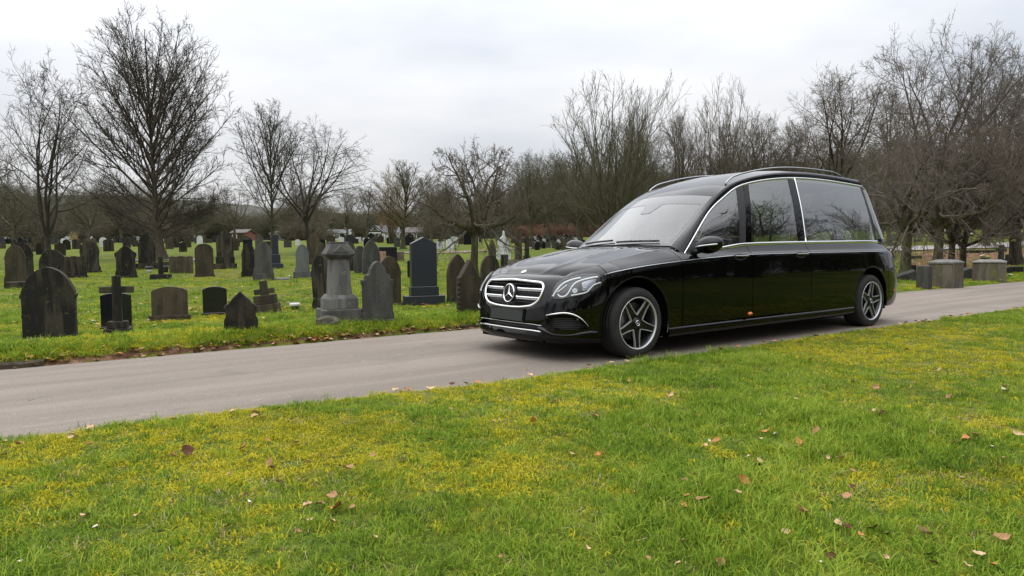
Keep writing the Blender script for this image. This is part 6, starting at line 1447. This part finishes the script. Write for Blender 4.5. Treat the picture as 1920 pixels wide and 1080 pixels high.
# ================================================================ houses, undergrowth
M_RENDER = mat('white_render', (.72,.72,.69), rough=.85); M_BRICK = mat('red_brick', (.20,.075,.055), rough=.9, noise=[(3, 3, (.19,.06,.04), .4, .65)]); M_BRICKD = mat('brown_brick', (.15,.105,.085), rough=.9)
M_SLATE = mat('slate_roof', (.10,.105,.115), rough=.7); M_TILE = mat('tile_roof', (.085,.072,.066), rough=.8); M_TIMBER = mat('black_timber', (.02,.018,.016), rough=.7); M_PANE = mat('window_pane', (.03,.035,.04), rough=.08, spec=.6); M_UPVC = mat('window_frame', (.70,.70,.68), rough=.5)
def house(label, px, Z, row, w, wall, roof, mw, mr, front='gable', timber=False, yaw=0., nwin=2, d=7.0, chimney=True):
    """w, wall, roof: sizes in photo pixels at that distance; row: where the wall foot appears"""
    k = Z/CAM_F; p = at_depth(px, Z); d0 = pixel_ray(px, row); p[2] = (CAM_O+d0*(Z/d0[1]))[2]
    root = empty('house', p, yaw); tag(root, label, 'house', 'houses beyond the graves'); W, H_, R = w*k/2, wall*k, roof*k
    mb = MB(); mb.box((-W, 0, -3), (W, d, H_)); 
    if front == 'gable': mb.add([(-W, 0, H_), (W, 0, H_), (0, 0, H_+R), (-W, d, H_), (W, d, H_), (0, d, H_+R)], [(0, 1, 2), (3, 5, 4)])
    else: mb.add([(-W, 0, H_), (-W, d, H_), (-W, d/2, H_+R), (W, 0, H_), (W, d, H_), (W, d/2, H_+R)], [(0, 1, 2), (3, 5, 4)])
    mb.build('wall', mw, root)
    e = .35; mb = MB()
    if front == 'gable':
        for s in (-1, 1): mb.add([(s*(W+e), -e, H_-e*R/W), (0, -e, H_+R+.05), (0, d+e, H_+R+.05), (s*(W+e), d+e, H_-e*R/W)]+[(s*(W+e), -e, H_-e*R/W+.2), (0, -e, H_+R+.25), (0, d+e, H_+R+.25), (s*(W+e), d+e, H_-e*R/W+.2)], [(0, 1, 2, 3), (4, 5, 6, 7), (0, 1, 5, 4), (3, 2, 6, 7), (0, 3, 7, 4)])
    else:
        for s in (0, 1): y0 = -e if s == 0 else d+e; mb.add([(-W-e, y0, H_-e*2*R/d), (W+e, y0, H_-e*2*R/d), (W+e, d/2, H_+R+.05), (-W-e, d/2, H_+R+.05), (-W-e, y0, H_-e*2*R/d+.2), (W+e, y0, H_-e*2*R/d+.2), (W+e, d/2, H_+R+.25), (-W-e, d/2, H_+R+.25)], [(0, 1, 2, 3), (4, 5, 6, 7), (0, 1, 5, 4), (1, 2, 6, 5), (0, 3, 7, 4)])
    rf = mb.build('roof', mr, root)
    if chimney: mb = MB(); mb.box((W*.45, d*.4, H_+R*.4), (W*.45+.8, d*.4+.8, H_+R+1.1)); mb.build('chimney', M_BRICKD, rf)
    for i in range(nwin):
        cx = -W+2*W*(i+.5)/nwin; ww, hh = min(.8, W/nwin*.55), min(.75, H_*.26)
        for zc in ([H_*.5] if H_ < 4 else [H_*.28, H_*.72]):
            mb = MB(); mb.box((cx-ww-.12, -.08, zc-hh-.12), (cx+ww+.12, -.02, zc+hh+.12)); f = mb.build('window', M_UPVC, root)
            for s in (-1, 1): mb = MB(); mb.box((cx+s*ww*.52-ww*.44, -.11, zc-hh), (cx+s*ww*.52+ww*.44, -.085, zc+hh)); mb.build('pane', M_PANE, f)
    if timber:
        for (a, b) in (((-W, H_), (W, H_)), ((-W, H_*.5), (W, H_*.5)), ((0, H_), (0, H_+R)), ((-W*.5, H_), (0, H_+R*.6)), ((W*.5, H_), (0, H_+R*.6)), ((-W, 0), (-W, H_)), ((W, 0), (W, H_)), ((-W-.3, H_-.2), (0, H_+R)), ((W+.3, H_-.2), (0, H_+R))):
            mb = MB(); mb.tube([(a[0], -.1, a[1]), (b[0], -.1, b[1])], .17, 4); mb.build('timber', M_TIMBER, root)
    return root
house('white half-timbered house with a steep black-edged gable', 705, 200, 449, 25, 15, 10, M_RENDER, M_SLATE, timber=True, nwin=1)
house('slate-roofed white house adjoining the timbered gable', 732, 206, 449, 30, 13, 13, M_RENDER, M_SLATE, front='eaves', nwin=2)
house('brown brick house right of the white houses, half behind trees', 774, 204, 449, 36, 13, 9, M_BRICKD, M_TILE, front='eaves', nwin=3)
house('bright red-brick house behind the stepped pointed stone', 449, 180, 452, 26, 15, 6, M_BRICK, M_TILE, front='eaves', nwin=2, chimney=False)
house('small white bungalow glimpsed beside the slim upright tree', 516, 190, 451, 14, 12, 5, M_RENDER, M_TILE, front='eaves', nwin=1)
house('white cottage glimpsed over the pedestal cap', 634, 195, 450, 40, 12, 7, M_RENDER, M_SLATE, front='eaves', nwin=3)
# low scrub: brambles on the field edge and dark undergrowth below the trees
def bush_mesh(seed, m):
    rg = np.random.default_rng(seed); n = 26; az = rg.uniform(0, 6.28, n); an = np.radians(rg.uniform(5, 80, n)); d = np.stack([np.cos(az)*np.sin(an), np.sin(az)*np.sin(an), np.cos(an)], 1)
    L1, R1 = wiggly((0, 0, 0), d, rg.uniform(.7, 1.1, n), 7, -.1, .12, np.full(n, .012), np.full(n, .003), rg)
    L2, R2 = grow(L1, R1, 8, .1, 1., 45, 14, lambda L, t, b: L*.5*(1.1-.5*t), 4, 0, .16, .6, .004, rg); L3, R3 = grow(L2, R2, 5, .1, 1., 45, 14, lambda L, t, b: L*.5, 3, 0, .16, .6, .0035, rg)
    v, f = join([tubes(L1, R1, 3), tubes(L2, R2, 3), tubes(L3, R3, 3)]); return new_mesh('bush', v, f, m)
MT_BRAMBLE = mat('bramble_stems', (.50,.33,.245), rough=.9, spec=.1); MT_SCRUB = mat('scrub_stems', (.10,.085,.058), rough=.9, spec=.1); M_EVER = mat('evergreen_scrub', (.022,.035,.014), rough=.8)
BU = bpy.data.collections.new('bush_library')
for i, m in enumerate((MT_BRAMBLE, MT_SCRUB, M_EVER)): BU.objects.link(bpy.data.objects.new('b%d' % i, bush_mesh(60+i, m)))
g3 = SCATTER.copy(); g3.name = 'scatter_bush'
for nd in g3.nodes:
    if nd.bl_idname == 'GeometryNodeCollectionInfo': nd.inputs['Collection'].default_value = BU
def bushes(name, label, cat, px, Z, idx, sc):
    n = len(px); P = np.array([at_depth(a, b) for a, b in zip(px, Z)]); me = bpy.data.meshes.new(name); me.vertices.add(n); me.vertices.foreach_set('co', P.astype(np.float32).ravel()); rg = np.random.default_rng(9)
    me.attributes.new('idx', 'INT', 'POINT').data.foreach_set('value', idx.astype(np.int32)); me.attributes.new('rot', 'FLOAT_VECTOR', 'POINT').data.foreach_set('vector', np.stack([0*sc, 0*sc, rg.uniform(0, 6.28, n)], 1).astype(np.float32).ravel())
    me.attributes.new('scl', 'FLOAT_VECTOR', 'POINT').data.foreach_set('vector', np.stack([sc*1.3, sc*1.3, sc], 1).astype(np.float32).ravel()); me.update(); o = link(bpy.data.objects.new(name, me)); o.modifiers.new('scatter', 'NODES').node_group = g3; tag(o, label, cat, kind='stuff')
rg = np.random.default_rng(77)
bushes('brambles', 'reddish brown bramble thicket on the far field edge', 'brambles', rg.uniform(930, 1260, 90), rg.uniform(118, 132, 90), np.zeros(90), rg.uniform(1.3, 2.4, 90))
n = 300; bushes('undergrowth', 'dark scrub under the far trees', 'undergrowth', np.concatenate([rg.uniform(-60, 350, 100), rg.uniform(545, 595, 12), rg.uniform(815, 930, 38), rg.uniform(1250, 2100, 150)]), np.concatenate([rg.uniform(100, 118, 150), rg.uniform(62, 95, 150)]), rg.choice([1, 1, 1, 1, 2], n), rg.uniform(1.6, 3.4, n))
# ================================================================ fallen leaves
LEAFC = {'tan': (.52,.36,.20), 'orange': (.46,.22,.075), 'brown': (.34,.19,.095), 'dark brown': (.10,.048,.026), 'pale': (.72,.63,.50)}
M_LEAF = {k: mat('leaf_'+k.replace(' ', '_'), v, rough=.75, spec=.1, noise=[(60, 3, tuple(x*.6 for x in v), .45, .7)]) for k, v in LEAFC.items()}
def leaf_mesh(seed, m):
    rr = np.random.default_rng(seed); n = 7; t = np.linspace(0, 1, n); wd = .42*np.sin(np.pi*np.clip(t*.92+.05, 0, 1))**.75*(1+.12*rr.normal(0, 1, n)); cu, fo, tw = rr.uniform(.1, .6), rr.uniform(.1, .8), rr.uniform(-.6, .6)
    V = []
    for i in range(n):
        z = cu*(2*t[i]-1)**2*.5
        for s in (-1, -.5, 0, .5, 1): V.append((t[i]-.5, s*wd[i]*(1+.08*rr.normal())*.9, z+fo*abs(s)**1.5*wd[i]+tw*s*wd[i]*(t[i]-.5)+.02*rr.normal()))
    b = len(V); V += [(.5, -.012, cu*.5), (.5, .012, cu*.5), (.72, .012, cu*.5+.05), (.72, -.012, cu*.5+.05)]
    return new_mesh('leaf', V, [tuple(f) for f in grid_faces(n, 5)]+[(b, b+1, b+2, b+3)], m)
LEAFM = {k: [leaf_mesh(200+i*7+j, M_LEAF[k]) for j in range(4)] for i, k in enumerate(LEAFC)}
T, Or, Br, Dk, Pa = 'tan', 'orange', 'brown', 'dark brown', 'pale'
LEAVES = [(10,838,12,T),(33,842,17,Br),(72,837,9,Dk),(8,862,12,T),(133,828,11,T),(167,843,10,Br),(325,795,14,T),(230,805,13,T),(403,810,9,Br),(478,790,15,T),(493,787,12,Br),(350,860,28,Dk),(325,863,11,Br),(457,848,17,Or),(502,835,11,Br),(555,840,16,T),(507,878,20,Br),(510,888,15,Dk),(580,879,12,T),(650,889,32,Br),(128,935,10,Br),(430,900,12,T),(448,942,12,Br),(462,938,10,Dk),(467,953,8,Pa),(523,915,14,Dk),(567,908,14,Br),(577,962,18,T),(600,957,20,Br),(623,943,26,Br),(632,965,30,Or),(180,1003,10,Pa),(160,981,22,T),(260,980,20,T),(427,1002,18,Br),(623,993,16,T),(582,988,12,T),(37,1070,10,Pa),
 (1259,748,13,T),(1426,785,13,T),(1355,796,11,Dk),(1309,787,10,Or),(1343,835,16,Or),(1330,836,8,Pa),(1321,845,11,T),(1436,820,20,Or),(1456,823,13,Pa),(1424,832,11,T),(1528,820,22,Br),(1498,838,17,Or),(1495,849,14,Br),(1541,861,14,Dk),(1552,870,11,T),(1576,872,17,T),(1509,874,10,T),(1405,866,10,Pa),(1424,872,12,T),(1357,870,15,Dk),(1421,884,17,Dk),(1599,895,14,Br),(1394,912,24,Or),(1302,902,14,Br),(1284,912,13,Br),(1314,921,15,Dk),(1291,941,19,Or),(1320,953,34,Br),(1282,965,17,Or),(1383,937,14,T),(1589,942,21,Br),(1598,923,12,Dk),(1502,973,26,Br),(1571,994,17,T),(1587,1005,20,Dk),(1474,1013,19,T),(1635,1006,22,Dk),(1614,1019,14,Or),(1622,1025,16,T),(1665,1017,15,Dk),(1732,1015,30,T),(1877,1024,28,Br),(1835,1054,22,T),(1661,1063,14,T),(1559,1056,18,Dk),(1537,1068,9,Pa),(1350,1070,22,Br),(1272,1074,11,T),(1739,1058,18,Dk),(1750,1074,20,Br),(1814,1075,16,T),(1863,1075,22,Or),(1279,1029,11,T),(1803,911,15,T),(1746,822,15,T),(1810,833,18,Or),(1828,826,14,Br),(1863,849,14,Pa),(1883,868,11,Br),(1688,776,11,T),(1654,783,13,Dk),(1640,778,10,T),(1780,753,13,Br),(1642,732,13,Br),(1883,741,17,Pa),(1883,732,11,Dk),(1493,755,8,T),(1909,824,18,T),
 (1000,797,17,Or),(1116,788,16,Br),(1060,792,11,Br),(1122,865,14,Or),(985,702,11,Or),(765,737,16,Br),(1256,750,10,T),(808,832,12,Br),(700,862,12,Br),(757,871,13,Dk),(865,925,11,T),(925,800,10,T),(846,775,10,Br),(660,965,15,Br),(560,1010,10,Br),(703,1020,9,T),(940,1058,11,Br),(1070,860,11,T),(1102,1040,12,T),(1180,905,10,Br),(1215,1060,13,Br),(1040,760,9,T),(1180,720,9,Br),(1375,725,9,T),(1520,680,9,T),(1700,660,9,Br),(1760,700,11,T),(1600,720,10,T)]
def zone(px): return ['at the left edge', 'below the left stretch of road', 'left of the lawn centre', 'below the front of the hearse', 'below the hearse doors', 'below the rear wheel', 'at the right edge'][min(6, int(px/274.3))]
rr = np.random.default_rng(5)
for (px, py, sz, c) in LEAVES:
    p, Z = at(px, py); s = sz*1.05*Z/CAM_F; o = link(bpy.data.objects.new('fallen_leaf', LEAFM[c][int(rr.integers(0, 4))]))
    o.location = p+np.array([0, 0, .020+.06*s]); o.scale = (s, s, s); o.rotation_euler = (rr.normal(0, .35), rr.normal(0, .35), rr.uniform(0, 6.28))
    tag(o, '%s %s leaf %s, %s' % ('large' if sz > 21 else 'small' if sz < 12 else 'middle-sized', 'pale bleached' if c == Pa else c, zone(px), 'near the road' if py < 800 else 'midway down the lawn' if py < 930 else 'close to the camera'), 'leaf', 'fallen leaves on the lawn')
def litter_stuff():
    """crumpled leaves drifted along the far kerb, under the stones and below the cherries"""
    rg = np.random.default_rng(8); pts = []
    u = rg.uniform(-9, 7, 420); d = np.abs(rg.normal(.02, .07, 420)); x, y = road_to_world(u, FAR_EDGE-d+.02); pts.append((x, y))
    x = rg.normal(-5.5, 3.4, 520); y = rg.normal(12.6, 1.7, 520); pts.append((x, y))
    x = rg.uniform(-14, 2, 260); y = rg.uniform(10.5, 22, 260); pts.append((x, y))
    x = rg.uniform(8, 24, 2400); y = rg.uniform(15, 34, 2400); k = litter_amount(x, y) > .35; pts.append((x[k], y[k]))
    u = rg.uniform(-5, 9, 60); x, y = road_to_world(u, rg.uniform(NEAR_EDGE-.1, NEAR_EDGE+.2, 60)); pts.append((x, y))
    x = np.concatenate([a for a, b in pts]); y = np.concatenate([b for a, b in pts]); u, v = world_to_road(x, y); ok = (v < FAR_EDGE+.12) | (v > NEAR_EDGE-.12); x, y = x[ok], y[ok]
    z = np.maximum(ground_z(x, y), np.where((v[ok] < 1) & (v[ok] > -2.2), .006, -9))+.025; n = len(x)
    V, Fc, M_ = [], [], []; keys = list(LEAFC)
    for i in range(n):
        s = rg.uniform(.035, .075)*(1.0 if y[i] < 14 else 1.3); a = rg.uniform(0, 6.28); c, sn = math.cos(a), math.sin(a); k = len(V)
        for (px, py, pz) in ((-.6, 0, .15), (0, -.4, rg.uniform(-.1, .4)), (.6, 0, rg.uniform(0, .4)), (0, .4, rg.uniform(-.1, .4)), (0, 0, 0)): V.append((x[i]+s*(px*c-py*sn), y[i]+s*(px*sn+py*c), z[i]+s*pz))
        Fc += [(k, k+1, k+4), (k+1, k+2, k+4), (k+2, k+3, k+4), (k+3, k, k+4)]; M_ += [int(rg.choice([0, 1, 2, 2, 3, 0]))]*4
    o = mobj('leaf_litter', V, Fc, [M_LEAF[k] for k in keys], smooth=False, midx=M_); tag(o, 'scattered dead leaves along the kerb and among the graves', 'leaves', kind='stuff')
litter_stuff()
